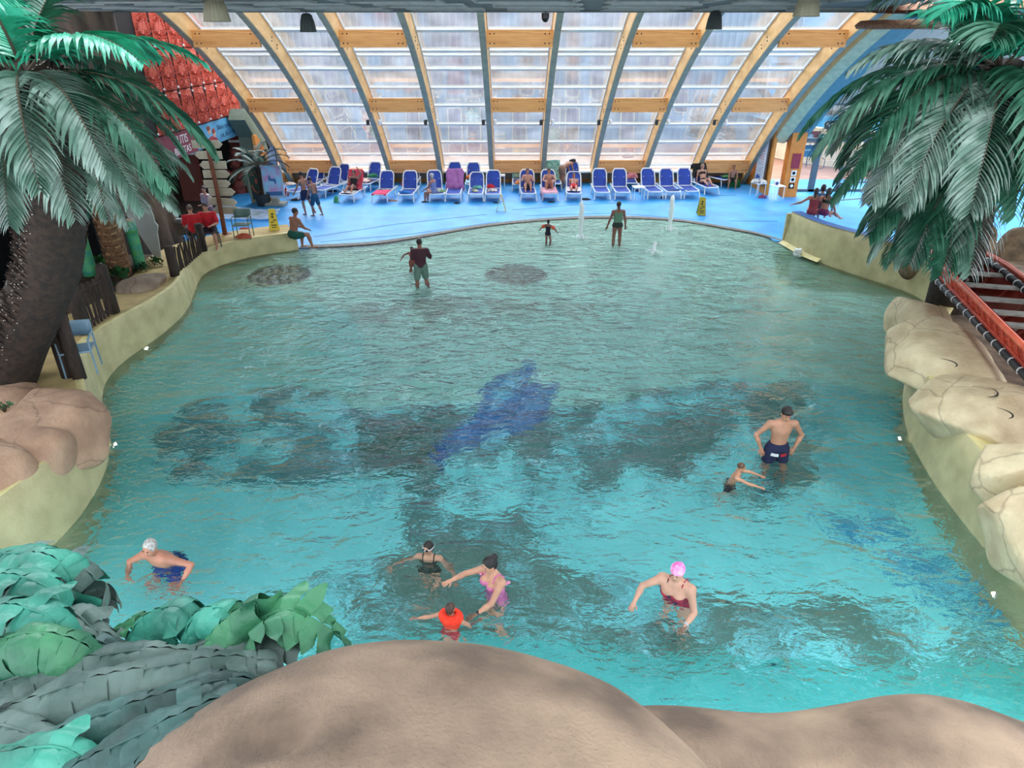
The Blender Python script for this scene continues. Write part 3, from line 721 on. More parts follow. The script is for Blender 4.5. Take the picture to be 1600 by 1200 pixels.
# grey-green angled return and orange return at the end of banner wall
mb = MB(); mb.prism([(31.0,0),(33.2,0),(33.2,.4),(32.0,2.6),(30.6,3.6),(30.2,3.2),(31.0,2.4)],(WX+.15,0,0),(0,1,0),(0,0,1),(1,0,0),.7); o = mb.build('wall_left_return', mat('grey_green',(104,122,108),.7)); struct(o,'grey green angled wall return at the end of the banner','wall')

# concrete tree column
def sdf_thing(name, prims, res, m, label, cat, group=None, nz=None, parent=None):
    vs, fs = sdf(prims, res, nz=nz)
    o = npmesh(name, vs, fs, m, parent)
    if not parent: recenter(o); tag(o, label, cat, group)
    return o
bark = mat('concrete_bark', (126,106,90), .85, (84,70,60), 3.0, .6, 14, stretch=(1,1,.25))
tb = P(232,380,.3); tx, ty = tb.x, tb.y
pr = [cap((tx,ty,-.3),(tx-.15,ty,3.2),.92,.72,.2), cap((tx-.15,ty,3.2),(tx-.5,ty+.1,7.3),.72,.7,.2)]
for k in range(9):
    a = k*.7+.2; c, s = math.cos(a), math.sin(a)
    pr.append(cap((tx+c*.95,ty+s*.95,-.3),(tx+c*.62-.1,ty+s*.62,3.0),.28,.2,.18)); pr.append(cap((tx+c*.62-.1,ty+s*.62,3.0),(tx-.5+c*.75,ty+s*.75,7.3),.2,.26,.16))
pr += [cap((tx-.1,ty-.6,1.9),(tx-.9,ty-.9,3.6),.26,.3,.15), cap((tx-.9,ty-.9,3.6),(tx-1.3,ty-.9,7.2),.3,.4,.2), cap((tx-1.6,ty-.5,2.6),(tx-1.5,ty-.5,7.2),.3,.42,.2)]
tree = sdf_thing('concrete_tree', pr, .09, bark, 'huge sculpted brown tree trunk column reaching up to the ceiling', 'tree', nz=lambda g: vn(g*np.array([1,1,.3]),2.2,9)*.05)
mb = MB(); fe = P(196,262,2.6); mb.box((tx+.95,ty-.35,2.5),(.12,.25,.4)); mb.box((tx+1.02,ty-.3,2.2),(.1,.12,.16),mi=1)
o = mb.build('wall_phone', [white, mat('signal_red',(190,40,50),.5)]); recenter(o); tag(o,'small white and red box mounted on the sculpted trunk','box')

# kiosk canopy with white fascia on the left
root = empty('kiosk', (-12.4,16.4,0), 0, 'dark kiosk canopy with a white fascia board hung with small grey fish shapes', 'kiosk')
mb = MB(); mb.box((0,0,3.1),(3.6,6.4,.12)); mb.box((-1.7,0,1.5),(.15,6.4,3.0)); mb.box((-.4,2.6,1.5),(2.2,.3,3.0)); mb.build('dark_interior', black, root)  # black roof and back walls stand in for the dark inside
mb = MB(); mb.box((1.85,0,3.75),(.1,6.4,1.5)); mb.box((0,-3.2,3.75),(3.7,.1,1.5)); mb.build('fascia', mat('fascia_white',(206,204,190),.6), root)
for (yy,zz) in ((.1,3.25),(.6,3.6),(1.3,3.2)):
    mb = MB(); mb.ball((1.93,yy,zz),(.02,.16,.05)); mb.prism([(yy-.15,zz),(yy-.26,zz+.08),(yy-.26,zz-.08)],(1.91,0,0),(0,1,0),(0,0,1),(1,0,0),.02); mb.build('fish_decal', mat('fish_grey',(70,74,76),.5), root)
mb = MB(); mb.box((-12.75,10.7,2.0),(3.2,.35,3.6)); o = mb.build('wall_left_near', mat('brown_render',(150,112,86),.85,(116,84,64),1.4,.3,8,stretch=(1,1,.4))); struct(o,'brown rendered wall at the far left edge','wall')
root = empty('menu_board', (-11.6,10.35,.93), 0, 'pale board panel standing at the far left edge before the brown wall', 'board')
mb = MB(); mb.box((0,0,1.95),(.9,.05,.7)); mb.build('upper_panel', mat('palecream',(200,196,176),.6), root)
mb = MB(); mb.box((.1,0,1.15),(.75,.05,.8)); mb.build('lower_panel', mat('palegrey',(206,208,208),.6), root)
mb = MB(); mb.box((.05,.04,1.1),(.06,.06,2.2)); mb.build('post', dark, root)
# left terraces (brown paving) behind the ledge
mb = MB(); mb.add([(-30,4,.9),(-8.6,4,.9),(-8.4,9,.93),(-8.9,11.2,.93),(-9.6,13.4,.86),(-13,13.4,.86),(-30,13.4,.86)],[(0,1,2,3,4,5,6)])
mb.add([(-30,13.4,.86),(-9.6,13.4,.86),(-30,13.4,0),(-9.6,13.4,0)],[(0,1,3,2)])
o = mb.build('terrace', mat('brown_paving',(168,122,98),.8,(150,104,82),2,.2,12)); struct(o,'brown paved terrace beside the pool on the left','terrace')
# planter soil strip
pl = [q+Vector(n)*1.2 for q,n in zip(left_c,Ln)]
def lpt(px,py,z): return P(px,py,z)
soil = mat('soil',(92,76,60),.95,(60,48,38),8,.6,20)
mb = MB(); a=[lpt(255,425,.62),lpt(215,440,.68),lpt(150,490,.78),lpt(60,470,.9),lpt(110,420,.8),lpt(180,400,.66),lpt(250,398,.6)]
mb.add([q+Vector((0,0,.02)) for q in a]+[Vector((q.x,q.y,0)) for q in a],[tuple(range(7))[::-1]]+[(i,(i+1)%7,(i+1)%7+7,i+7) for i in range(7)])
o = mb.build('planting_bed', soil); tag(o,'brown soil planting bed behind the long boulder on the left','planter')

# ================= RIGHT SIDE: thatch, dark post, rail =================
thm = mat('thatch',(196,140,110),.9,(120,78,58),26,1.0,70,detail=8)
root = empty('thatched_roof', (13.2,18.6,0), 0, 'brown thatched umbrella roof on a dark post at the upper right', 'thatched roof')
mb = MB(); rr = random.Random(5); prof = [(4.30,6.72),(4.42,6.62),(4.36,6.54),(4.0,6.53),(2.0,6.7),(.3,6.9),(.28,8.6),(1.4,8.2),(2.8,7.6),(3.6,7.22),(4.1,6.92)]
rows = []
for r,z in prof:
    rows.append([Vector(((r+.05*math.sin(k*1.7)+.03*rr.random())*math.cos(k*math.pi/40),(r+.05*math.sin(k*1.7))*math.sin(k*math.pi/40),z+.02*rr.random())) for k in range(80)])
mb.grid(rows, closed=True); mb.build('thatch', thm, root, smooth=True)
mb = MB(); mb.lathe((-1.7,.9,0),[(.34,0),(.30,6.7)],14); mb.build('post', mat('dark_post',(52,46,44),.8,(30,28,28),3,.4,12,stretch=(1,1,.2)), root)
mb = MB(); mb.tube([P(1342,352,1.0),P(1325,300,1.35)],.02,6)
rp_ = [Vector((x,y,z)) for x,y,z in ((11.7,22.2,1.1),(11.85,23.0,2.0),(12.0,23.4,2.15),(13.2,24.6,2.15),(14.5,25.6,2.15))]
A = P(1298,335,1.08); 
def raiseq(p,z): return Vector((p.x,p.y,z))
pts = [A, A+Vector((.03,.02,.9)), A+Vector((.12,.06,.98)), A+Vector((1.0,.45,.96)), A+Vector((2.4,1.0,.92)), A+Vector((2.5,1.05,.0))]
mb = MB(); mb.tube(pts,.028,8); o = mb.build('handrail', mat('rail_steel',(110,116,118),.35,metal=.6)); recenter(o, tuple(A)); tag(o,'bent steel handrail on the blue topped wall at right','handrail')
mb = MB(); mb.tube([Vector((0,0,.45)),Vector((1.0,.42,.42)),Vector((2.45,1.02,.4))],.018,6); mb.build('lower_rail', _m['rail_steel'], o)
# grey-brown masonry and soil behind the canoe
mb = MB(); mb.add([P(1240,375,1.0),P(1300,410,1.0)],[]) if False else None
rockd = mat('rock_dark',(128,108,84),.9,(80,64,50),3,.6,10)

# ================= ROCKS =================
def rock(name, c, r, seed, m, label, res=.05, planes=26, soft=.08, rough=.02, rz=0, flat=None, cat='rock', group=None):
    rs = np.random.RandomState(seed); nrm = rs.normal(size=(planes,3)); nrm /= np.linalg.norm(nrm,axis=1)[:,None]; hh = rs.uniform(.72,1.0,planes)
    if flat: nrm = np.vstack([nrm,[[0.05,.05,1]]]); hh = np.append(hh, flat)
    r = np.array(r, float); n = np.ceil(2.5*r/res).astype(int)
    ax = [np.linspace(-1.25*r[i],1.25*r[i],n[i]) for i in range(3)]; rs_ = [a[1]-a[0] for a in ax]
    g = np.stack(np.meshgrid(*ax, indexing='ij'),-1); l = g/r
    d = l@nrm.T-hh; D = soft*np.log(np.exp(d/soft).sum(-1)); D = D*r.min()+vn(g,2.6/r.min()**.5,seed,4)*rough+np.abs(vn(g,1.1,seed+3,2))*rough*1.5
    vs, fs = surf_net(D, (0,0,0), 1.0); vs = np.array(vs)*np.array(rs_)-1.25*r
    a = rz; M = np.array([[math.cos(a),-math.sin(a),0],[math.sin(a),math.cos(a),0],[0,0,1]]); vs = vs@M.T+np.array(c)
    o = npmesh(name, vs, fs, m); recenter(o); return tag(o, label, cat, group)
def rockmat(name, c, c2, crack=.35):
    m = mat(name, c, .85, c2, 2.2, .5, 18, detail=8); nt = m.node_tree; b = nt.nodes['Principled BSDF']
    v = nt.nodes.new('ShaderNodeTexVoronoi'); v.feature = 'DISTANCE_TO_EDGE'; v.inputs['Scale'].default_value = 1.0
    tcn = [n for n in nt.nodes if n.type=='TEX_COORD'][0]; nn = nt.nodes.new('ShaderNodeTexNoise'); nn.inputs['Scale'].default_value = 1.5; nn.inputs['Detail'].default_value = 5
    nt.links.new(tcn.outputs['Object'], nn.inputs[0]); mv = nt.nodes.new('ShaderNodeMix'); mv.data_type = 'RGBA'; mv.inputs[0].default_value = .35
    nt.links.new(tcn.outputs['Object'], mv.inputs[6]); nt.links.new(nn.outputs[1], mv.inputs[7]); nt.links.new(mv.outputs[2], v.inputs[0])
    mp = nt.nodes.new('ShaderNodeMapRange'); mp.inputs[1].default_value = 0; mp.inputs[2].default_value = .016; mp.inputs[3].default_value = 1-crack; mp.inputs[4].default_value = 1; nt.links.new(v.outputs[0], mp.inputs[0])
    src = b.inputs['Base Color'].links[0].from_socket; mx = nt.nodes.new('ShaderNodeMix'); mx.data_type = 'RGBA'; mx.blend_type = 'MULTIPLY'; mx.inputs[0].default_value = 1
    nt.links.new(src, mx.inputs[6]); nt.links.new(mp.outputs[0], mx.inputs[7]); nt.links.new(mx.outputs[2], b.inputs['Base Color']); return m
tan = rockmat('tan_rock',(196,160,132),(164,128,104))
pale = rockmat('pale_rock',(222,206,168),(186,166,130))
grey_r = rockmat('grey_rock',(164,146,126),(122,104,88))
q = P(-25,640,1.0); rock('rock', (q.x,q.y,.92), (1.0,1.2,.6), 5, tan, 'tan rock at the left edge at the foot of the studded palm trunk', flat=.62, rough=.03, soft=.035)
q = P(64,668,1.05); rock('rock', (q.x,q.y,.92), (.88,1.5,.68), 3, tan, 'broad flat tan rock on the left pool wall below the dark posts', flat=.62, rough=.03, soft=.035)
q = P(-28,748,1.0); rock('rock', (q.x-.1,q.y+.05,.92), (.95,.95,.75), 8, tan, 'rounded tan rock on the left wall nearest the green ferns', flat=.7, rough=.03)
q = P(66,700,1.08); rock('rock', (q.x-.05,q.y,.98), (.62,.62,.5), 12, tan, 'tan rock wedged between the broad flat rock and the rounded one on the left', flat=.7)
a_, b2 = P(192,468,.75), P(262,434,.7); mid = (a_+b2)/2; ang = math.atan2(b2.y-a_.y,b2.x-a_.x)
rock('rock', (mid.x-.15,mid.y,.66), ((b2-a_).length*.62,.62,.45), 15, grey_r, 'long grey boulder on the ledge between the two stick fences', rz=ang, soft=.14, rough=.03)
# right hand rocks under the canoe
rr_ = [((1470,552),1.02,(.95,1.35,.62),21,'large pale faceted rock under the middle of the canoe'),((1440,500),1.0,(.5,.75,.52),26,'small pale rock at the far end under the canoe'),
       ((1548,640),1.02,(.95,1.0,.58),24,'pale cracked rock on the right wall, next nearer than the largest'),((1592,735),1.05,(.55,.5,.5),28,'small pale boulder on the right wall at the picture edge'),
       ((1640,830),1.05,(.6,.6,.6),33,'nearest pale boulder on the right wall at the picture edge')]
for (px,py),z,r,sd,lb in rr_:
    q = P(px,py,z); rock('rock', (q.x-.04,q.y,z-.1), tuple(v*1.15 for v in r), sd, pale, lb, soft=.022, rough=.016, res=.035)
mb = MB(); 
sel = [(q,n) for q,n in zip(right_c,Rn) if 3<q.y<20]; rows = [[Vector((q.x,q.y,.82))+n*.4 for q,n in sel],[Vector((max(q.x+2.5,13),q.y,.80)) for q,n in sel],[Vector((30,q.y,.8)) for q,n in sel]]
mb.grid(rows); o = mb.build('terrace_right', rockd); struct(o,'brown planted ground under and behind the canoe','ground')
for k,(px,py,z,s) in enumerate(((1455,338,1.3,.8),(1510,352,1.5,.8),(1592,400,1.4,.8))):
    q = PY(px,py,18.5+k*.2); rock('rock', (q.x,q.y,z-.4), (s,s*.8,s), 50+k, rockd, ['brown rough rock behind the palm fronds over the canoe bow','brown rock behind the fronds above the canoe seats','brown rock at the picture edge behind the canoe','brown rock left of the canoe bow behind the fronds'][k], res=.08)

# foreground boulders (smooth)
fg = mat('smooth_boulder',(164,138,114),.85,(100,82,68),2.2,.55,60,detail=9)
def fpt(px,py,d): return PD(px,py,d)
PIT = PD(425,1168,1.93); PIT2 = PD(640,1100,2.0); c0 = fpt(690,1300,2.35); c1 = fpt(480,1385,2.1); c2 = fpt(900,1430,2.15); c3=fpt(700,1500,1.9)
pr = [ell(c0,(.80,.62,.62),k=.3), ell(c1,(.72,.6,.55),k=.3), ell(c2,(.62,.6,.5),k=.3), ell(c3,(.9,.6,.5),k=.3)]
o = sdf_thing('boulder', pr, .028, fg, 'huge smooth brown boulder filling the bottom centre of the foreground', 'boulder', nz=lambda g: vn(g,1.6,4,4)*.024+vn(g,9,8,2)*.003+.06*np.exp(-((np.linalg.norm((g-np.array(PIT))*np.array([.6,1.2,1.2]),axis=-1))/.07)**2)+.03*np.exp(-((np.linalg.norm((g-np.array(PIT2))*np.array([.5,1,1]),axis=-1))/.12)**2))
d0 = fpt(1180,1330,2.75); d1 = fpt(1460,1300,2.7); d2 = fpt(1700,1400,2.6); d3 = fpt(1000,1330,2.7)
pr = [ell(d0,(.62,.5,.50),k=.3), ell(d1,(.55,.5,.52),k=.3), ell(d2,(.6,.5,.5),k=.3), ell(d3,(.5,.5,.45),k=.3)]
sdf_thing('boulder', pr, .03, fg, 'low smooth brown boulder along the bottom right of the foreground', 'boulder', nz=lambda g: vn(g,1.8,14,4)*.02+vn(g,9,18,2)*.003)

vs, fs = sdf([ell((-.3,.45,1.7),(2.3,1.0,2.0),k=.3), ell((1.6,.5,1.4),(1.6,1.0,1.9),k=.3), ell((-2.0,1.0,1.4),(1.2,1.0,2.0),k=.3), ell((-.3,.7,3.0),(1.2,.7,.9),k=.3), ell((1.6,.9,2.9),(1.0,.7,.7),k=.3), ell((-2.0,1.5,3.0),(.7,.6,.5),k=.3)], .09, nz=lambda g: vn(g,1.2,31,4)*.08)
o = npmesh('rock_ledge', vs, fs, fg); recenter(o); struct(o,'rocky ledge carrying the foreground boulders and ferns','rock ledge')
# ================= PALMS =================
def leafmat(name, c, c2, rough=.38):
    return mat(name, c, rough, c2, 3, .5 if 'fern' in name else .15, 14 if 'fern' in name else 30, lo=.4, hi=.6)
L1 = leafmat('palm_leaf_grey',(156,178,164),(98,132,114)); L2 = leafmat('palm_leaf_dark',(70,124,98),(36,86,64)); L3 = leafmat('palm_leaf_emerald',(70,186,150),(36,140,104),.32)
rachm = mat('rachis',(110,96,80),.6)
def frond(start, d0, length, droop, nl, ll, lw, m, parent, rs, name='frond', hang=.8):
    """one pinnate frond: arching stem with drooping leaflets"""
    p = Vector((0,0,0)); d = Vector(d0).normalized(); N = 14; pts = [p.copy()]; ds = [d.copy()]
    for k in range(N):
        d = (d+Vector((0,0,-droop/N*(.5+k/N)))).normalized(); p = p+d*(length/N); pts.append(p.copy()); ds.append(d.copy())
    pts = [Vector(start)+q for q in pts]
    mb = MB(); mb.tube(pts, [.02*(1-.8*i/N)+.003 for i in range(N+1)], 5, mi=1)
    for i in range(nl):
        t = .14+.86*(i+.5)/nl; x = t*N; a = min(int(x),N-1); f = x-a; q = pts[a].lerp(pts[a+1],f); dd = ds[a].lerp(ds[a+1],f).normalized()
        side = dd.cross(Vector((0,0,1))); side = side.normalized() if side.length>.05 else Vector((1,0,0)); up = side.cross(dd).normalized()
        L = ll*(math.sin(math.pi*min(1,(t*.86+.12)))**.6)*rs.uniform(.85,1.1)
        for s in (-1,1):
            v = (side*s*.95+dd*(.55+.5*t)+up*.25+Vector((rs.uniform(-.1,.1),rs.uniform(-.1,.1),rs.uniform(-.1,.1)))).normalized(); b = q.copy(); row = []; M = 4
            curl = hang*rs.uniform(.7,1.3)
            for j in range(M+1):
                u = j/M; wd = lw*(.55+.45*math.sin(math.pi*min(1,u*1.1+.1)))*(1-u**3)+.0015
                wv = v.cross(Vector((0,0,1))); wv = wv.normalized() if wv.length>.05 else dd
                wv = (wv*.8+Vector((0,0,.35))).normalized(); row.append((b-wv*wd/2, b+Vector((0,0,-wd*.12)), b+wv*wd/2))
                v = (v+Vector((0,0,-curl*(.2+u*.5)))).normalized(); b = b+v*(L/M)
            mb.grid(row)
    return mb.build(name, [m, rachm], parent, smooth=True)
def palm(name, crown, trunk_fn, fronds, label, seed, L, nl=44, ll=.42, lw=.035, mats=None, cat='palm'):
    rs = random.Random(seed); root = empty(name, crown, 0, label, cat)
    if trunk_fn: trunk_fn(root)
    for k,(az,el,sc,mi,dr) in enumerate(fronds):
        a, e = R(az), R(el); frond((0,0,0),(math.cos(a)*math.cos(e),math.sin(a)*math.cos(e),math.sin(e)),L*sc,dr,nl,ll,lw,(mats or [L1,L2,L3])[mi],root,rs)
    return root
rs = random.Random(11)
# big left palm: crown
lc = PY(40,120,8.6)
fr_ = []
for k in range(13): fr_.append((-150+k*27+rs.uniform(-8,8), rs.uniform(5,25), rs.uniform(.9,1.1), rs.choice([0,0,1]), rs.uniform(1.7,2.3)))
for k in range(9): fr_.append((-140+k*38+rs.uniform(-10,10), rs.uniform(35,60), rs.uniform(.8,1.0), rs.choice([2,1,2]), rs.uniform(1.2,1.8)))
for k in range(8): fr_.append((-120+k*33, rs.uniform(-30,-8), rs.uniform(.85,1.0), rs.choice([0,1]), rs.uniform(1.3,1.7)))
def trunk_big(root):
    base = P(-12,610,.9)-lc; pts = catmull([Vector((0,0,.1)), PY(68,220,8.9)-lc, PY(80,330,9.3)-lc, PY(78,410,9.8)-lc, PY(50,480,10.2)-lc, PY(18,545,10.4)-lc, Vector((base.x,base.y,base.z-.1))],6)
    n = len(pts); mb = MB(); mb.tube(pts,[.34+.16*(i/n)+(.06*(max(0,i/n-.6)/.4)) for i in range(n)],20); mb.build('trunk', mat('fibre_trunk',(58,44,34),.95,(30,24,20),10,1.0,40), root, smooth=True)
    mb = MB(); r2 = random.Random(2)
    for i in range(n-1):
        for k in range(42):
            a = r2.uniform(0,6.283); f = r2.random(); c = pts[i].lerp(pts[i+1],f); ra = .34+.16*((i+f)/n)+(.06*(max(0,(i+f)/n-.6)/.4))
            o_ = Vector((math.cos(a),math.sin(a),0)); q = c+o_*ra*.98; w_ = Vector((-math.sin(a),math.cos(a),0))
            s = r2.uniform(.07,.11); up = Vector((0,0,1))
            tip = q+o_*s*.9+up*s*1.0
            mb.add([q-w_*s*.7-up*s*.5, q+w_*s*.7-up*s*.5, q+up*s*.6, tip],[(0,1,3),(1,2,3),(2,0,3)],0)
            mb.add([tip-w_*s*.13, tip+w_*s*.13, tip+up*s*.16+o_*.004],[(0,1,2)],1)
    o = mb.build('cut_leaf_base', [mat('leaf_base',(66,50,40),.9,(40,30,25),8,.5,30), mat('leaf_base_tip',(196,188,176),.8)], root); tag(o, kind='stuff')
palm('palm_tree', lc, trunk_big, fr_, 'big artificial palm with a thick studded dark trunk at the upper left', 5, 2.15, nl=36, ll=.60, lw=.072)
# second slimmer palm
lc2 = PY(138,225,14.0)
def trunk_slim(root):
    base = P(188,428,.72)-lc2; pts = catmull([Vector((0,0,0)), base*.33+Vector((-.05,0,0)), base*.66, base],6); n = len(pts)
    mb = MB(); mb.tube(pts,[.19+.07*(i/n) for i in range(n)],12); mb.build('trunk', mat('slim_trunk',(134,100,72),.9,(92,66,46),8,.6,30), root, smooth=True)
    mb = MB(); r2 = random.Random(8)
    for i in range(n-1):
        for k in range(9):
            a = 6.283*k/9+i*.35; c = pts[i].lerp(pts[i+1],.5); o_ = Vector((math.cos(a),math.sin(a),0)); w_ = Vector((-math.sin(a),math.cos(a),0)); s = .1; ra = .2+.07*i/n
            q = c+o_*ra; mb.add([q-w_*s*.8+Vector((0,0,-s)), q+w_*s*.8+Vector((0,0,-s)), q+o_*.05+Vector((0,0,s*.9))+w_*r2.uniform(-.03,.03), q-w_*s*.3+Vector((0,0,s*.3))],[(0,1,2,3)])
    mb.build('husk', mat('husk',(160,122,88),.9,(110,80,56),6,.4,30), root)
fr2 = [(-100,20,1,1,2.0),(-60,10,1.05,0,2.2),(-20,15,1.1,0,2.3),(20,20,1,0,2.0),(70,30,.9,1,2.0),(130,20,.9,1,2.0),(180,10,.9,1,2.0),(-140,10,.9,1,2.0),(-40,45,.9,1,2.1),(-80,-20,.8,1,1.3),(-5,-10,1,0,1.6),(-45,-30,.9,0,1.2),(20,50,.9,1,2)]
palm('palm_tree', lc2, trunk_slim, fr2, 'slimmer artificial palm with a husky brown trunk in the left planting bed', 6, 2.1, nl=34, ll=.55, lw=.075)
# right palm
rc = PY(1562,110,13.2)
fr3 = []; rs = random.Random(21)
for k in range(12): fr3.append((100+k*18+rs.uniform(-6,6), rs.uniform(0,22), rs.uniform(.9,1.1), rs.choice([0,0,1]), rs.uniform(1.7,2.2)))
for k in range(11): fr3.append((95+k*20+rs.uniform(-8,8), rs.uniform(-40,-12), rs.uniform(.85,1.05), rs.choice([0,1,1]), rs.uniform(.9,1.5)))
for k in range(8): fr3.append((110+k*30+rs.uniform(-8,8), rs.uniform(30,60), rs.uniform(.65,.85), rs.choice([2,1,0]), rs.uniform(1.2,1.8)))
for k in range(12): fr3.append((120+k*13+rs.uniform(-6,6), rs.uniform(-70,-42), rs.uniform(1.0,1.15), rs.choice([0,1,1]), rs.uniform(.3,.7)))
for k in range(6): fr3.append((-60+k*28, rs.uniform(-20,25), .9, rs.choice([0,1]), 1.8))
fr3 += [(165,62,.62,2,.9),(140,80,.5,2,.3),(185,48,.6,2,1.0)]
def trunk_r(root):
    base = Vector((rc.x+1.5, rc.y+1.6, .75))-rc; pts = catmull([Vector((0,0,.1)), Vector((.3,.3,-1.2)), Vector((.9,.9,-3.0)), base],6); n = len(pts)
    mb = MB(); mb.tube(pts,[.34+.16*(i/n) for i in range(n)],14); mb.build('trunk', _m['fibre_trunk'], root, smooth=True)
palm('palm_tree', rc, trunk_r, fr3, 'artificial palm with drooping grey green fronds filling the upper right', 9, 3.35, nl=46, ll=1.0, lw=.10)
# potted dark palm by the wall
pc = P(413,322,0); pc.z = 0
root = empty('potted_palm', (pc.x,pc.y,0), 0, 'dark potted palm with spreading fronds beside the tiki panel', 'palm')
mb = MB(); mb.lathe((0,0,.03),[(.25,0),(.34,.5),(.3,.5),(.28,.45)],14); mb.build('pot', mat('dark_pot',(40,44,44),.6), root)
mb = MB(); mb.tube([(0,0,.4),(.02,0,1.0),(0,0,1.55)],[.09,.08,.12],8); mb.build('trunk', _m['fibre_trunk'], root)
rs = random.Random(4); LD = leafmat('potted_leaf',(56,96,78),(26,60,48),.5)
for k in range(16): a = k*.77; e = rs.uniform(.1,1.1); frond((0,0,1.6),(math.cos(a)*math.cos(e),math.sin(a)*math.cos(e),math.sin(e)),rs.uniform(1.2,1.6),rs.uniform(1.2,1.8),22,.34,.05,LD,root,rs,hang=.3)
# small shrubs
def shrub(p, r, label, col=(60,140,60), n=90, seed=1, name='shrub', cat='plant'):
    rs = random.Random(seed); root = empty(name, p, 0, label, cat); mb = MB()
    for k in range(n):
        a, e = rs.uniform(0,6.28), rs.uniform(.15,1.5); d = Vector((math.cos(a)*math.cos(e),math.sin(a)*math.cos(e),math.sin(e))); L = r*rs.uniform(.5,1.05); w_ = d.cross(Vector((rs.random(),rs.random(),1))).normalized()*r*.16
        c = d*L; mb.add([c*.78, c*.9+w_, c*1.08, c*.9-w_],[(0,1,2,3)])
    mb.build('foliage', leafmat('shrub_%d'%col[0],col,tuple(int(v*.55) for v in col)), root)
    mb = MB()
    for k in range(7):
        a = k*.9; mb.tube([(0,0,0),(math.cos(a)*r*.3,math.sin(a)*r*.3,r*.6)],.008,4)
    mb.build('stem', mat('stem',(80,70,50),.8), root)
shrub(P(28,590,1.0), .32, 'bright green leafy shrub at the foot of the big palm trunk', (58,150,50), 160, 1)
shrub(P(157,418,.8), .35, 'small green shrub beside the tall green bamboo stump', (60,140,70), 100, 2)
shrub(P(185,440,.75), .42, 'dark green shrub at the foot of the slimmer palm', (50,110,60), 120, 3)
shrub(P(242,415,.68), .28, 'little green shrub left of the stick fence', (50,120,60), 80, 4)
shrub(P(222,424,.68), .25, 'low dark shrub at the foot of the short bamboo stump', (46,100,60), 80, 5)
shrub(P(1432,385,1.3), .3, 'dark green plant behind the canoe bow', (40,90,60), 90, 6)
shrub(P(1566,528,1.25), .16, 'tiny green plant growing between the canoe seats', (60,140,100), 50, 7)
shrub(P(8,645,1.2), .2, 'small spiky green plant at the left edge on the tan rock', (90,140,90), 50, 8)

# ================= FOREGROUND FERNS =================
F1_ = leafmat('fern_teal',(60,150,128),(26,98,82),.5); F2_ = leafmat('fern_grey',(92,112,104),(46,72,64),.6); F3_ = leafmat('fern_green',(62,130,88),(24,84,60),.5); F4_ = leafmat('fern_shaded',(56,94,88),(24,54,50),.55)  # grey and darkest tones lowered to paint in the lower clump's shading
def fern(ctrl, w, m, parent, seed, step=.058, curl=1.0, flare=0.0):
    """fern frond: stem with broad overlapping leaflets curled down on both sides"""
    rs = random.Random(seed); pts = catmull([PD(*c) for c in ctrl], 10); pts = [p-parent.location for p in pts]
    cum = [0]
    for i in range(1,len(pts)): cum.append(cum[-1]+(pts[i]-pts[i-1]).length)
    L = cum[-1]; n = int(L/step); mb = MB(); mb.tube(pts, [.008*(1-.6*i/len(pts)) for i in range(len(pts))], 5, mi=0)
    def at(s):
        s = min(max(s,0),L-1e-5); i = max(k for k in range(len(cum)-1) if cum[k] <= s); f = (s-cum[i])/(cum[i+1]-cum[i]+1e-9); return pts[i].lerp(pts[i+1],f), (pts[i+1]-pts[i]).normalized()
    for j in range(n):
        s = (j+.5)/n*L; q, t = at(s); side = t.cross(Vector((0,0,1))).normalized(); up = side.cross(t).normalized(); ww = w*(.35+.65*math.sin(math.pi*(.12+.8*s/L))**.7)*rs.uniform(.92,1.1)
        if up.z < 0: up = -up
        for sg in (-1,1):
            rows = []; K = 7; fl = flare*rs.uniform(.5,1.3) + (rs.random()<.06)*.8
            lf = rs.uniform(.9,1.15); jx = rs.uniform(-.006,.006)
            for k in range(K+1):
                u = k/K; a = u*(2.3*curl)*(1-fl*.6); r_ = ww*lf
                off = side*sg*math.sin(min(a,2.2))*r_ + up*((math.cos(a)-1)*r_*.95) + up*(.010*math.sin(u*9+j)) 
                off += side*sg*fl*u*u*ww*.8 + up*fl*u*ww*.5
                ad = t*(u*u*ww*.28+jx)
                hw = step*(.66 if u<.75 else .66*(1-(u-.75)/.3))
                c = q+off+ad+up*.004*(j%2)
                rows.append((c-t*hw, c+up*.008*math.cos(u*3)+side*sg*.004, c+t*hw+up*-.004))
            mb.grid(rows)
    return mb.build('frond', [m, rachm], parent, smooth=True)
froot = empty('fern', PD(60,1080,2.9), 0, 'mass of teal and grey artificial fern fronds at the lower left', 'fern')
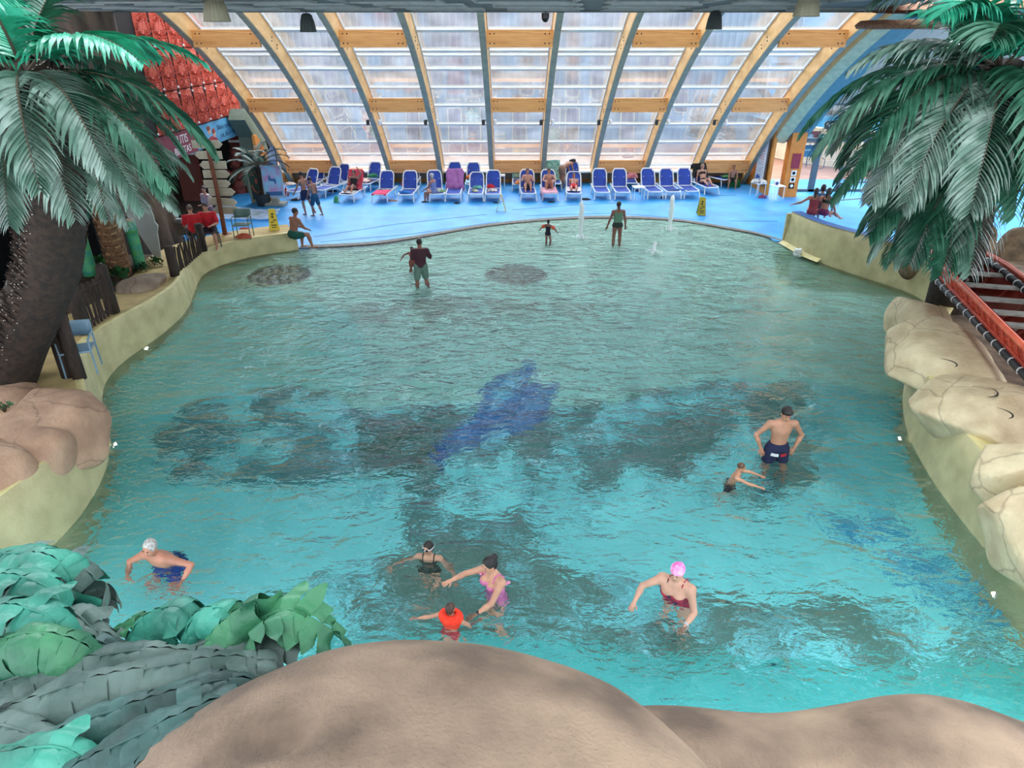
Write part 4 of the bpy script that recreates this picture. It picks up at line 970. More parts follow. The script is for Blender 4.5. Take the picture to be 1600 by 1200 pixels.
FL = [([(-140,900,3.5),(-20,868,3.4),(70,868,3.3),(112,905,3.3),(104,960,3.4)],.135,F1_),
      ([(10,860,3.5),(90,872,3.4),(140,900,3.35),(162,950,3.5)],.085,F2_),
      ([(-120,930,3.2),(0,900,3.1),(70,915,3.05),(100,955,3.1)],.12,F1_),
      ([(-120,1000,3.0),(-10,950,2.9),(70,960,2.85),(120,1010,2.9)],.13,F1_),
      ([(60,960,3.2),(110,955,3.1),(150,985,3.05),(200,1005,3.1)],.085,F2_),
      ([(-60,1030,2.8),(30,990,2.75),(110,1000,2.75),(160,1030,2.8)],.11,F3_),
      ([(90,990,3.1),(150,1000,3.0),(185,1015,3.0)],.06,F4_),
      ([(-80,1100,2.7),(20,1060,2.7),(130,1030,2.75),(230,1015,2.8),(300,1020,2.85)],.105,F2_),
      ([(-30,1130,2.5),(80,1080,2.5),(200,1050,2.55),(330,1030,2.6),(430,1030,2.7)],.11,F2_),
      ([(20,1180,2.35),(120,1130,2.35),(230,1095,2.4),(330,1065,2.45),(390,1062,2.5)],.10,F4_),
      ([(70,1230,2.15),(170,1170,2.15),(280,1120,2.2),(370,1080,2.3)],.115,F4_),
      ([(150,1260,2.0),(230,1190,2.05),(300,1140,2.1)],.11,F4_),
      ([(200,1005,3.1),(235,960,3.1),(280,948,3.05),(310,985,3.05)],.10,F1_),
      ([(290,1010,3.0),(310,960,3.0),(350,950,2.95),(372,990,2.95)],.085,F1_),
      ([(320,1010,2.9),(370,955,2.85),(400,945,2.85),(400,1000,2.9)],.075,F3_),
      ([(-60,1200,2.2),(40,1170,2.2),(100,1170,2.2),(150,1200,2.2)],.09,F1_),
      ([(-100,1150,2.4),(-20,1130,2.4),(60,1150,2.35),(120,1175,2.3)],.09,F2_),
      ([(-160,980,3.2),(-60,940,3.1),(30,930,3.0)],.12,F2_),
      ([(250,1040,3.0),(330,1000,2.9),(420,995,2.85),(470,1010,2.8)],.08,F2_),
      ([(130,1080,2.9),(200,1040,2.85),(270,1020,2.85)],.08,F2_)]
for k,(c,w_,m_) in enumerate(FL): fern(c, w_, m_, froot, k, curl=.95)
fern([(380,1030,2.9),(400,975,2.85),(450,952,2.85),(500,975,2.85),(535,1000,2.9)], .10, F3_, froot, 50, flare=.9)
fern([(180,985,3.2),(225,965,3.15),(265,962,3.1)], .05, F3_, froot, 51, flare=.7)
mb = MB()
for k in range(14):
    a = k*.45; mb.tube([Vector((math.cos(a)*.5,math.sin(a)*.3,-1.0)), Vector((math.cos(a)*.3,math.sin(a)*.2,-.35))],.03,5)
mb.ball((0,0,-.75),(1.3,.8,.55),16); mb.build('shaded_crown_base', mat('fern_core_shade',(24,44,38),.9,(12,24,20),4,.5,20), froot)  # near-black mass paints shade into the gaps behind the fronds
# ================= CANOE =================
cred = mat('canoe_red',(214,86,60),.5,(184,60,42),3,.2,30); cin = mat('canoe_inside',(170,66,48),.7,(130,44,34),2.5,.3,20)
grw = mat('weathered_wood',(150,148,138),.85,(112,108,100),4,.5,30,stretch=(1,6,6)); fblk = mat('fender_black',(44,48,50),.6,(32,36,38),6)
ca, cb = Vector((10.45,16.4,0)), Vector((7.93,6.4,0)); cd = (cb-ca).normalized(); cs = Vector((cd.y,-cd.x,0)); 
if cs.x > 0: cs = -cs   # cs points to the pool side
CL = (cb-ca).length
def cw(t): return .68*min(1,(t/.22))**.55 if t < .5 else .68
def OUT(s): return (s*(1.08 if s>0 else .8), .30 if s>0 else .9)
def ctop(t): return 2.08+.28*max(0,1-t/.14)**2
def cbot(t): return 1.36+.5*max(0,1-t/.12)**2
def cp(t, side, f, off=0):
    """side -1..1 across, f 0 keel .. 1 gunwale"""
    w = (cw(t)+off)*(.25+.75*f**.5)*side; c = ca+cd*CL*t; return Vector((c.x,c.y,0))+cs*w+Vector((0,0,cbot(t)+(ctop(t)-cbot(t))*f-(off if f==0 else 0)))
root = empty('canoe', (ca.x+cd.x*CL/2, ca.y+cd.y*CL/2, 1.36), 0, 'long red carved wooden canoe resting on the pale rocks at right', 'canoe')
ro = root.location
T = [i/30 for i in range(31)]
def sub(rows): return [[v-ro for v in r] for r in rows]
mb = MB(); fs_ = [(1,1),(1,.7),(1,.4),(1,.1),(.5,0),(0,0),(-.5,0),(-1,.1),(-1,.4),(-1,.7),(-1,1)]
mb.grid(sub([[cp(t,s,f) for s,f in fs_] for t in T])); mb.build('hull', cred, root, smooth=True)
mb = MB(); mb.grid(sub([[cp(t,s*.93,max(f,.06),-.05)+Vector((0,0,.01)) for s,f in fs_[::-1]] for t in T])); mb.build('hull_inside', cin, root, smooth=True)
for s in (1,-1):
    mb = MB(); mb.tube([cp(t,s,1)-ro for t in T],.055,8); mb.build('gunwale', mat('gunwale_orange',(236,112,78),.45,(214,88,58),4), root, smooth=True)
    mb = MB(); pts = [cp(t,s*(1.08 if s>0 else .8),.30 if s>0 else .9)-ro for t in T]; mb.tube(pts,.07,8); fe_ = mb.build('fender_tube', fblk, root, smooth=True)
    mb = MB()
    for k in range(26):
        t = .03+k*.037; a, b = cp(t,s*(1.08 if s>0 else .8),.30 if s>0 else .9)-ro, cp(t+.003,s*(1.08 if s>0 else .8),.30 if s>0 else .9)-ro; mb.tube([a,b],.078,8)
    o = mb.build('white_lashing', white, fe_); tag(o, kind='stuff')
# carved outer strake
mb = MB(); rs = random.Random(2)
for k in range(30):
    t0 = .10+k*.03
    for (f0,rr,n_) in ((.78,.055,2.2),):
        for sgn in (1,):
            pts = []
            for j in range(14):
                a = j/13*n_*3.14; r_ = rr*(1-.7*j/13); pts.append(cp(t0+(r_*math.cos(a)+.012*(j==0))/CL*1.4,1.02,f0+r_*math.sin(a)/.62)-ro)
            mb.tube(pts,.013,5)
    a, b = cp(t0+.013,1.03,.95)-ro, cp(t0+.02,1.03,.62)-ro; mb.tube([a,(a+b)/2+cs*.01,b],.016,5)
for f0 in (.56,.96): mb.tube([cp(t,1.02,f0)-ro for t in T[2:]],.018,6)
o = mb.build('carving', cred, root, smooth=True)
# bow post
mb = MB(); mb.tube([cp(.0,0,1)-ro+Vector((0,0,-.5)), cp(.0,0,1)-ro, cp(0,0,1)-cd*.18-ro+Vector((0,0,.16)), cp(0,0,1)-cd*.22-ro+Vector((0,0,.28))],[.09,.085,.08,.1],8); mb.build('bow_post', cred, root, smooth=True)
for t in (.16,.27,.35,.43,.50,.56,.66,.76,.86):
    mb = MB(); a, b = cp(t,.96,.86)-ro, cp(t,-.96,.86)-ro; mb.bar(a,b,.17,.05); mb.build('thwart', grw, root)
for t in (.22,.31,.39,.47,.60,.71):
    mb = MB(); mb.tube([cp(t,s_,f_)-ro+Vector((0,0,.03)) for s_,f_ in ((.85,.8),(.8,.4),(.5,.1),(0,.08),(-.5,.1),(-.8,.4),(-.85,.8))],.035,6); mb.build('rib', cin, root)
mb = MB(); mb.tube([cp(.2,0,.95)-ro, cp(.26,.05,.9)-ro],.03,6); mb.bar(cp(.16,.1,.9)-ro,cp(.27,.1,.9)-ro,.09,.06); mb.build('centre_plank', grw, root)
# fishing net bundle draped inside
nm = bpy.data.materials.new('net'); nm.use_nodes = True; nt = nm.node_tree; b = nt.nodes['Principled BSDF']; b.inputs['Base Color'].default_value = (*lin((110,100,84)),1)
ck = nt.nodes.new('ShaderNodeTexBrick'); ck.offset = .5; ck.inputs['Scale'].default_value = 26; ck.inputs['Mortar Size'].default_value = .012; ck.inputs['Color1'].default_value = ck.inputs['Color2'].default_value = (0,0,0,1); ck.inputs['Mortar'].default_value = (1,1,1,1)
tcx = nt.nodes.new('ShaderNodeTexCoord'); nt.links.new(tcx.outputs['Object'], ck.inputs[0]); nt.links.new(ck.outputs[0], b.inputs['Alpha'])
A_ = cp(.40,.7,.9); B_ = cp(.47,-.9,1.0); D_ = cp(.52,.7,.85); base = empty('fishing_net', cp(.46,0,.5), 0, 'brown fishing net hanging over a pole inside the red canoe', 'net'); bo = base.location
mb = MB(); rows = []
for i in range(9):
    u = i/8; row = []
    for j in range(9):
        v = j/8; a = A_.lerp(B_,v); c = D_.lerp(B_,v); q = a.lerp(c,u); q.z -= .28*math.sin(math.pi*u)*(1-v)+.02*math.sin(v*9+u*5); row.append(q-bo)
    rows.append(row)
mb.grid(rows); mb.build('mesh', nm, base)
mb = MB(); mb.tube([cp(.52,.5,.35)-bo, B_+Vector((0,0,.12))-bo, B_+Vector((.4,.5,.45))-bo],.03,6); mb.build('pole', mat('driftwood',(110,94,76),.8), base)
mb = MB(); mb.tube([cp(.12,.55,1.04), cp(.2,.7,1.04), cp(.3,.78,1.03), cp(.36,.72,1.03)],[.03,.06,.06,.03],8); o = mb.build('paddle', mat('paddle_wood',(92,80,70),.8)); recenter(o); tag(o,'dark brown paddle lying along the near gunwale of the canoe','paddle')
# fallen dark leaves on the pale rock
for k,(px,py,a) in enumerate(((1510,575,.4),(1562,622,-.5),(1596,656,.1))):
    q = P(px,py,1.52-.05*k); mb = MB(); pts = [Vector((math.cos(a+j*.25)*.06*j-.2, math.sin(a+j*.25)*.045*j, .02+.006*j)) for j in range(7)]
    mb.tube(pts,[.004,.012,.014,.014,.012,.008,.003],5,flat=.5); o = mb.build('fallen_leaf', mat('dry_leaf',(40,44,40),.6)); o.location = q
    tag(o, ['curled dark palm leaflet lying on the largest pale rock','forked dark palm leaflet lying on the cracked pale rock','dark palm leaflet at the picture edge on the pale rocks'][k],'leaf')
# ================= PEOPLE =================
def nrmv(v): v = np.array(v,float); return v/np.linalg.norm(v)
SK1, SK2, SK3 = (206,148,118), (182,122,94), (150,100,78)
def person(label, at, yaw=0, h=1.7, ground=None, spine=(0,.03,1), head=(0,.1,1), face=(0,1,0), twist=0, arms=None, legs=None, sk=SK1, hair=(40,30,26), hairstyle='short',
           wear=(), fat=1.0, res=.014, wide=1.0, eyes=True, group=None, hands='open', sh=0, breast=0, hpx=None, gz=None):
    """at: world position of the pelvis (ground None) or of the ground under it (ground True). local +y is the way the body faces"""
    s = h; sp = nrmv(spine); X = np.array([math.cos(twist),math.sin(twist),0.]); X = X-sp*(X@sp); X = nrmv(X); Yf = np.cross(sp, X); 
    arms = arms or {}; legs = legs or {}
    ar = {k:(nrmv(a),nrmv(b)) for k,(a,b) in {**{'L':((-.12,0,-1),(-.03,.1,-1)),'R':((.12,0,-1),(.03,.1,-1))}, **arms}.items()}
    lg = {k:(nrmv(a),nrmv(b)) for k,(a,b) in {**{'L':((-.05,.03,-1),(-.02,-.02,-1)),'R':((.05,.03,-1),(.02,-.02,-1))}, **legs}.items()}
    neck = sp*.29*s; hd = nrmv(head); hc = neck+hd*.108*s; f = nrmv(face); f = nrmv(f-hd*(f@hd)*.6); hx = nrmv(np.cross(f,hd))
    body = []; B = body.append; w = fat
    pelv = ell((0,0,0), (.092*s*w,.066*s*w,.075*s), np.array([X,Yf,sp]), .03*s)
    waist = ell(sp*.10*s, (.078*s*w,.055*s*w,.085*s), np.array([X,Yf,sp]), .035*s)
    chest = ell(sp*.205*s, (.094*s*w*wide,.062*s*w,.10*s), np.array([X,Yf,sp]), .035*s)
    B(pelv); B(waist); B(chest)
    shs = {'L':neck-sp*.028*s-X*.108*s*wide, 'R':neck-sp*.028*s+X*.108*s*wide}
    if sh: shs = {k:v+sp*sh*s for k,v in shs.items()}
    B(cap(shs['L'],neck-sp*.015*s,.033*s*w,.030*s,.03*s)); B(cap(neck-sp*.015*s,shs['R'],.030*s,.033*s*w,.03*s))
    B(cap(neck-sp*.04*s, hc-hd*.02*s, .034*s, .029*s, .02*s))
    if breast:
        for k in (-1,1): B(ell(sp*.215*s+Yf*.055*s+X*k*.045*s, (.04*s*breast,)*3, None, .02*s))
    # head: skull, jaw, nose, ears
    Mh = np.array([hx,f,hd]); B(ell(hc+hd*.012*s, (.044*s,.054*s,.058*s), Mh, .012*s)); B(ell(hc-hd*.028*s+f*.012*s, (.033*s,.038*s,.036*s), Mh, .02*s))
    B(cap(hc+f*.046*s+hd*.006*s, hc+f*.060*s-hd*.016*s, .006*s, .009*s, .006*s))
    for k in (-1,1): B(ell(hc+hx*k*.044*s-hd*.004*s, (.006*s,.012*s,.016*s), Mh, .006*s))
    B(cap(hc+f*.044*s-hd*.034*s-hx*.01*s, hc+f*.044*s-hd*.034*s+hx*.01*s, .007*s, .007*s, .006*s))
    J = {}; fing = MB()
    for k,sg in (('L',-1),('R',1)):
        a0 = shs[k]; u, v = ar[k][:2]; el = a0+u*.172*s; wr_ = el+v*.148*s; J[k] = (a0,el,wr_)
        aw = .8+.2*w
        B(cap(a0,el,.031*s*w**.6,.022*s*aw,.02*s)); B(cap(el,el+v*.05*s,.022*s*aw,.023*s*aw,.012*s)); B(cap(el+v*.05*s,wr_,.023*s*aw,.0145*s,.012*s))
        # palm flattened, fingers as tapered tubes rooted in the palm
        hxv = np.cross(v,[0,0,1.]) if abs(v[2])<.9 else np.cross(v,[0,1.,0])*sg*-1; hxv = nrmv(hxv); hn = np.cross(hxv,v)
        pc_ = wr_+v*.026*s; B(ell(pc_,(.022*s,.030*s,.011*s),np.array([hxv,v,hn]),.012*s))
        for q,(o_,L) in enumerate(((-.017,.034),(-.006,.041),(.006,.038),(.017,.030))):
            p0 = wr_+v*.045*s+hxv*o_*s; c_ = .35 if hands=='open' else 1.1
            d1 = nrmv(v+hxv*o_*6*(1 if hands=='open' else .2)-hn*c_*.25); p1 = p0+d1*L*.5*s; d2 = nrmv(d1-hn*c_*.7); p2 = p1+d2*L*.5*s
            fing.tube([p0,p1,p2],[.0062*s,.0056*s,.0040*s],6)
        th = -sg if abs(v[2])<.9 else sg*-1
        p0 = wr_+v*.018*s+hxv*.016*s*th; d1 = nrmv(v*.7+hxv*th*.8-hn*.2); p1 = p0+d1*.024*s; p2 = p1+nrmv(v+hxv*th*.3-hn*.3)*.018*s; fing.tube([p0,p1,p2],[.0078*s,.007*s,.005*s],6)
    low = 9
    for k,sg in (('L',-1),('R',1)):
        hp = X*sg*.052*s-sp*.03*s*0+np.array([0,0,-.02*s]); u, v = lg[k][:2]; kn = hp+u*.235*s; an = kn+v*.235*s
        J['h'+k] = (hp,kn,an)
        B(cap(hp,kn,.053*s*w,.033*s*w**.5,.025*s)); B(cap(kn,kn+v*.08*s,.031*s,.034*s*w**.5,.015*s)); B(cap(kn+v*.08*s,an,.034*s*w**.5,.019*s,.015*s))
        fd = np.array([0,1,0.]) if len(legs.get(k,()))<3 else nrmv(legs[k][2])
        if abs(v[2]) < .5 and len(legs.get(k,()))<3: fd = nrmv(np.array([0,.5,.8]))
        B(cap(an-v*.0*s-fd*.012*s+v*.018*s, an+fd*.085*s+v*.028*s, .019*s, .012*s, .012*s)); fing.tube([an+fd*.08*s+v*.03*s, an+fd*.105*s+v*.03*s],[.013*s,.007*s],6)
        low = min(low, (an+v*.04*s)[2])
    at = list(at)
    if hpx:
        for _ in range(5):
            if gz: at[2] = gz(at[1])
            z_ = (at[2]-low if ground else at[2])+hc[2]; q_ = P(hpx[0],hpx[1],z_); at[0] = q_.x-(hc[0]*math.cos(yaw)-hc[1]*math.sin(yaw)); at[1] = q_.y-(hc[0]*math.sin(yaw)+hc[1]*math.cos(yaw))
    z0 = at[2]-low if ground else at[2]
    vs, fs = sdf(body, res*h/1.7 if h<1.3 else res)
    base = Vector((at[0],at[1],(at[2] if ground else at[2]+low))); root = empty('person', base, yaw, label, 'person', group)
    off = np.array([0,0,z0-base.z])
    def place(vs): return vs+off
    fb = MB(); fb.v = [tuple(np.array(v)+off) for v in fing.v]; fb.f = fing.f
    npmesh('body', place(vs), fs, skin(sk), root, extra=fb)
    # face details
    if eyes:
        for k in (-1,1):
            mb = MB(); mb.ball(Vector(hc+f*.051*s+hx*k*.018*s+hd*.010*s+off),(.007*s,.005*s,.0045*s),8); mb.build('eye', mat('eye_dark',(46,34,30),.3), root)
        mb = MB(); mb.ball(Vector(hc+f*.051*s-hd*.034*s+off),(.013*s,.006*s,.004*s),8); mb.build('mouth', mat('lips',(150,80,72),.5), root)
    # hair
    if hairstyle:
        e = [ell(hc+hd*.020*s-f*.006*s,(.049*s,.057*s,.056*s),Mh,.01*s)]
        if hairstyle in ('long','bun','wet','bob'): e.append(ell(hc-f*.022*s-hd*.012*s,(.047*s,.042*s,.052*s),Mh,.02*s))
        if hairstyle == 'long': e.append(cap(hc-f*.045*s-hd*.02*s, hc-f*.060*s-hd*.11*s,.032*s,.02*s,.02*s))
        if hairstyle == 'bun': e.append(ell(hc-f*.062*s+hd*.035*s,(.024*s,)*3,None,.006*s))
        if hairstyle == 'tail': e.append(cap(hc-f*.055*s+hd*.01*s, hc-f*.07*s-hd*.09*s,.014*s,.010*s,.012*s)); 
        if hairstyle == 'fringe': e.append(ell(hc+f*.03*s+hd*.045*s,(.045*s,.03*s,.022*s),Mh,.012*s))
        fc = [ell(hc+f*.062*s-hd*(.010 if hairstyle!='fringe' else .02)*s,(.043*s,.05*s,.050*s),Mh,0.001)]
        tops = [lambda g: (-.030*s - (g-hc)@hd)] if hairstyle in ('short','fringe') else None
        hv, hf = sdf(e, min(res,.009), clip=tops, cut=fc, nz=lambda g: vn(g,60,2,2)*.0012)
        if len(hf): npmesh('hair', place(hv), hf, mat('hair_%d_%d_%d'%hair,hair,.45,tuple(int(v*.7) for v in hair),30,.3,90), root)
    # garments
    for g_ in wear:
        kind, colr = g_[0], g_[1]; nm = g_[2] if len(g_)>2 else kind; inf = .010*s; m_ = cloth(colr, g_[3] if len(g_)>3 else None, 14)
        prs, cl, ct = [], [], None
        if kind in ('shorts','briefs','long_shorts'):
            fr = {'shorts':.5,'briefs':.02,'long_shorts':.8}[kind]; prs = [pelv, waist]
            for k in 'LR':
                hp,kn,an = J['h'+k]; r1 = .053*s*w; r2 = r1+(.033*s-r1)*fr; prs.append(cap(hp,hp+(kn-hp)*fr,r1+.004*s*(fr>.1),r2+.008*s*(fr>.1),.02*s))
            cl = [lambda g: (g@sp)-.058*s]
            if kind=='briefs': inf = .005*s
        elif kind in ('top','shirt','vest','onepiece','band'):
            lo,hi = {'top':(.04,.245),'shirt':(-.02,.30),'vest':(.15,.33),'onepiece':(-.5,.235),'band':(.17,.235)}[kind]
            prs = [pelv,waist,chest]+([ell(sp*.215*s+Yf*.055*s+X*k*.045*s,(.04*s*breast,)*3,None,.02*s) for k in (-1,1)] if breast else [])
            if kind=='shirt':
                prs += [cap(shs['L'],neck-sp*.015*s,.033*s*w,.030*s,.03*s),cap(neck-sp*.015*s,shs['R'],.030*s,.033*s*w,.03*s)]
                for k in 'LR': a0,el,_ = J[k]; prs.append(cap(a0,a0+(el-a0)*.75,.031*s*w,.03*s*w,.02*s))
                cut_hi = None
            if kind=='onepiece':
                for k in 'LR': hp,kn,an = J['h'+k]; prs.append(cap(hp,hp+(kn-hp)*.05,.053*s*w,.05*s*w,.02*s))
            cl = [lambda g: lo*s-(g@sp), lambda g: (g@sp)-hi*s]; inf = (.012 if kind=='shirt' else .006)*s
            if kind=='onepiece': inf = .0055*s
            if kind=='vest': prs += [ell(sp*.27*s,(.125*s,.10*s,.06*s),np.array([X,Yf,sp]),.03*s)]; inf=.02*s; ct=[cap(neck-sp*.05*s,neck+sp*.2*s,.048*s,.05*s)]
        vs2, fs2 = sdf(prs, min(res,.012 if s<1.3 else res), infl=inf, clip=cl, cut=ct)
        if len(fs2): npmesh(nm, place(vs2), fs2, m_, root)
        if kind in ('top','onepiece','band'):
            mb = MB()
            for k in (-1,1):
                a = sp*(.235*s)+X*k*.055*s; fy = .066*s*w
                mb.tube([Vector(a+Yf*fy*.93+off), Vector(neck+X*k*.058*s-sp*.002*s+Yf*.018*s+sp*.018*s+off), Vector(neck+X*k*.058*s+sp*.012*s-Yf*.022*s+off), Vector(a-Yf*fy*.93+off)],.006*s,6)
            mb.build('shoulder_straps', m_, root)
    root['_j'] = 0; del root['_j']
    J['hc'] = hc; J['f'] = f; J['hd'] = hd; J['hx'] = hx; J['off'] = off; J['neck'] = neck; J['sp'] = sp; J['X'] = X; J['Y'] = Yf; J['s'] = s
    return root, J
def band(root, J, k, m, name='wristwatch', r=.019):
    _,el,wr_ = J[k]; d = nrmv(wr_-el); s = J['s']; mb = MB(); mb.tube([Vector(wr_-d*.03*s+J['off']), Vector(wr_-d*.018*s+J['off'])], r*s, 10); mb.ball(Vector(wr_-d*.024*s+J['off']+np.array([0,0,r*s])),(.010*s,.010*s,.005*s),8); mb.build(name, m, root)
def pool_at(px, py, zw=0, dz=0):
    q = P(px,py,zw); return (q.x,q.y,-depth(q.y)+dz)
NR = .011
# young man with hands on hips
q = P(1219,722,0)
r_,J = person('young man with dark fringe in navy shorts standing hands on hips in the pool', (q.x,q.y+.05,-depth(q.y)), R(180), 1.78, True, head=(0,.34,1), face=(0,.8,-.55), arms={'L':((-.62,-.15,-.85),(.42,.18,-1)),'R':((.62,-.15,-.85),(-.42,.18,-1))}, legs={'L':((-.12,.03,-1),(-.05,-.02,-1)),'R':((.12,.03,-1),(.05,-.02,-1))}, sk=(196,142,112), hair=(30,24,22), hairstyle='fringe', wear=[('shorts',(26,32,66),'swim_shorts')], res=NR, wide=1.06, hpx=(1229,646), gz=lambda Y:-depth(Y))
for sg,cc in ((1,(226,224,226)),(-1,(176,32,48))):
    p_,kn,_ = J['h'+('R' if sg>0 else 'L')]; rs_ = []
    for j in range(2):
        row = []
        for i in range(9):
            a = R(5+i*9.5)*sg; c_ = p_*.35+(kn-p_)*.10*j*1.0+np.array([0,0,-.030-.0*j]); rr = (.118*1.78*.92, .088*1.78*.98)
            row.append(Vector(np.array([math.sin(a)*rr[0], math.cos(a)*rr[1], c_[2]-.005])+J['off']))
        rs_.append(row)
    mb = MB(); mb.grid([rs_[0],[v+Vector((0,.004,-.055)) for v in rs_[0]]]); mb.build('stripe_panel', cloth(cc), r_)
# boy reaching
q = P(1158,762,0)
person('small brown haired boy in dark trunks reaching one arm forward in the water', (q.x,q.y,-.16), R(-112), 1.12, None, spine=(0,.35,1), head=(0,.2,1), face=(0,1,.0), arms={'R':((.25,1,-.15),(.0,1,-.1)),'L':((-.35,.9,-.15),(.2,1,-.05))}, legs={'L':((-.05,.2,-1),(0,-.5,-1)),'R':((.05,-.2,-1),(0,-.6,-1))}, sk=(206,150,118), hair=(112,78,56), wear=[('shorts',(24,28,44),'swim_trunks')], res=NR, hpx=(1158,730))
# old man
q = P(240,915,0)
person('grey haired old man in blue trunks stooping forward in the water', (q.x+.08,q.y+.02,-.24), R(165), 1.74, None, spine=(-.05,.55,.85), head=(0,.25,1), face=(0,1,.1), arms={'R':((.85,.15,-.5),(-.3,.55,-.75)),'L':((-.95,-.05,-.1),(.15,.75,-.6))}, legs={'L':((-.35,.9,-.5),(0,-.25,-1)),'R':((.3,.6,-.8),(0,-.3,-1))}, sk=(204,138,112), hair=(206,200,194), hairstyle='short', wear=[('shorts',(20,70,150),'swim_trunks')], fat=1.12, res=NR, wide=1.08, hpx=(235,856))
# girl with goggles
q = P(668,905,0)
r_,J = person('girl with wet dark hair and white goggles wading with arms spread', (q.x,q.y+.12,-.36), R(172), 1.36, None, spine=(0,.12,1), head=(0,.05,1), face=(.35,1,.0), arms={'R':((.85,.15,-.45),(.75,.45,-.5)),'L':((-.6,.1,-.7),(-.45,.5,-.7))}, legs={'L':((-.05,.35,-1),(.05,-.1,-1)),'R':((.12,-.15,-1),(0,-.5,-1))}, sk=(196,150,122), hair=(38,28,26), hairstyle='wet', wear=[('onepiece',(44,58,50),'swimsuit')], res=NR, eyes=True, hpx=(669,856))
mb = MB(); c, f, hx, hd, s, off = J['hc'],J['f'],J['hx'],J['hd'],J['s'],J['off']
for k in (-1,1): mb.ball(Vector(c+f*.056*s+hx*k*.020*s+hd*.010*s+off),(.017*s,.010*s,.013*s),10)
g_ = mb.build('goggles', mat('goggle_lens',(24,32,60),.15), r_)
mb = MB(); mb.tube([Vector(c+hd*.012*s+off+ (f*math.cos(a)*.058+hx*math.sin(a)*.052)*s) for a in [R(x) for x in range(0,361,20)]],.0055*s,6); mb.build('goggle_strap', mat('goggle_white',(220,224,230),.4), r_)
# woman in pink swimsuit
q = P(766,935,0)
rw,J = person('woman with dark bun and pink frilled swimsuit reaching down to the child', (q.x,q.y+.1,-depth(q.y)), R(128), 1.66, True, spine=(0,.15,1), head=(0,.3,1), face=(0,1,-.25), arms={'L':((-.2,.75,-.7),(.15,1,-.35)),'R':((.55,.75,-.3),(-.1,1,.15))}, sk=(216,160,130), hair=(34,26,26), hairstyle='bun', wear=[('onepiece',(222,130,176),'swimsuit',(200,104,156))], res=NR, wide=.95, breast=1.0, legs={'L':((-.05,.1,-1),(0,-.15,-1)),'R':((.05,-.1,-1),(0,-.2,-1))}, hpx=(765,882), gz=lambda Y:-depth(Y))
band(rw,J,'L',mat('watch_dark',(30,30,34),.4))
mb = MB()
for sg in (-1,1):
    for k in range(6): a = k/5; p_ = J['neck']+J['X']*sg*(.10+.02*a)*1.66-J['sp']*.05*1.66+J['Y']*(.05-.1*a)*1.66; mb.ball(Vector(p_+J['off']),(.03,.03,.018),8)
mb.build('frill', cloth((236,150,190)), rw)
# child with orange vest
q = P(706,985,0)
rc_,J = person('child with wet brown hair in an orange inflatable vest beside the pink swimsuit', (q.x+.02,q.y+.06,-.20), R(-28), 1.12, None, spine=(0,.05,1), head=(0,.0,1), face=(.15,1,.35), arms={'L':((-.8,-.35,-.35),(-.7,-.3,-.2)),'R':((.5,.5,-.7),(.2,.8,-.5))}, sk=(200,146,118), hair=(84,60,48), hairstyle='wet', wear=[('vest',(250,66,36),'inflatable_vest',(232,48,24)),('briefs',(190,60,70),'swim_briefs')], res=NR, hpx=(704,950))
# woman with pink cap
q = P(1075,948,0)
rp_,J = person('heavy set woman in a pink swim cap and flowered swimsuit wading with arms out', (q.x+.06,q.y+.12,-.14), R(146), 1.64, None, spine=(0,.4,1), head=(0,.15,1), face=(0,1,.05), arms={'R':((.65,.55,-.35),(.0,1,-.45)),'L':((-.45,.45,-.8),(.15,1,-.25))}, legs={'L':((-.15,.15,-1),(0,-.1,-1)),'R':((.1,.15,-1),(0,-.3,-1))}, sk=(214,164,138), hair=(60,44,40), hairstyle=None, wear=[('onepiece',(34,36,62),'swimsuit',(196,44,70))], fat=1.35, res=NR, wide=1.05, breast=1.45, hpx=(1058,895))
band(rp_,J,'L',mat('watch_pale',(190,190,196),.3),r=.024)
c, f, hx, hd, s, off = J['hc'],J['f'],J['hx'],J['hd'],J['s'],J['off']
hv,hf = sdf([ell(c+hd*.030*s-f*.012*s,(.055*s,.064*s,.050*s),np.array([hx,f,hd]),.01)],.008,cut=[ell(c+f*.058*s-hd*.034*s,(.06*s,.06*s,.05*s),np.array([hx,f,hd]))],nz=lambda g: vn(g,28,3,2)*.004)
npmesh('swim_cap', hv+off, hf, mat('cap_pink',(232,80,170),.5,(250,190,226),14), rp_)
# --- people in the shallows ---
MR = .018
q = P(657,428,0)
person('adult in a dark red vest and grey green shorts walking away through the shallows', (q.x,q.y,-depth(q.y)), R(8), 1.66, True, arms={'L':((-.15,.05,-1),(-.25,.2,-1)),'R':((.35,.3,-.8),(-.2,.9,.3))}, legs={'L':((-.1,-.05,-1),(-.02,-.05,-1)),'R':((.12,.15,-1),(.18,-.35,-1))}, sk=(130,86,70), hair=(22,18,20), hairstyle='short', wear=[('shirt',(62,28,38),'vest_top'),('long_shorts',(96,124,110),'shorts')], res=MR, fat=1.08, hpx=(655,379), gz=lambda Y:-depth(Y))
q = P(641,420,0)
person('toddler in red armbands held beside the adult in grey green shorts', (q.x,q.y,-depth(q.y)), R(170), .98, True, arms={'L':((-.4,.2,-.8),(0,.3,-1)),'R':((.9,.1,-.4),(.5,.2,-.8))}, sk=(140,92,78), hair=(54,40,36), wear=[('shorts',(150,70,70),'swim_trunks'),('band',(200,50,50),'red_float_top')], res=MR, eyes=False, hpx=(643,389), gz=lambda Y:-depth(Y))
q = P(858,382,0)
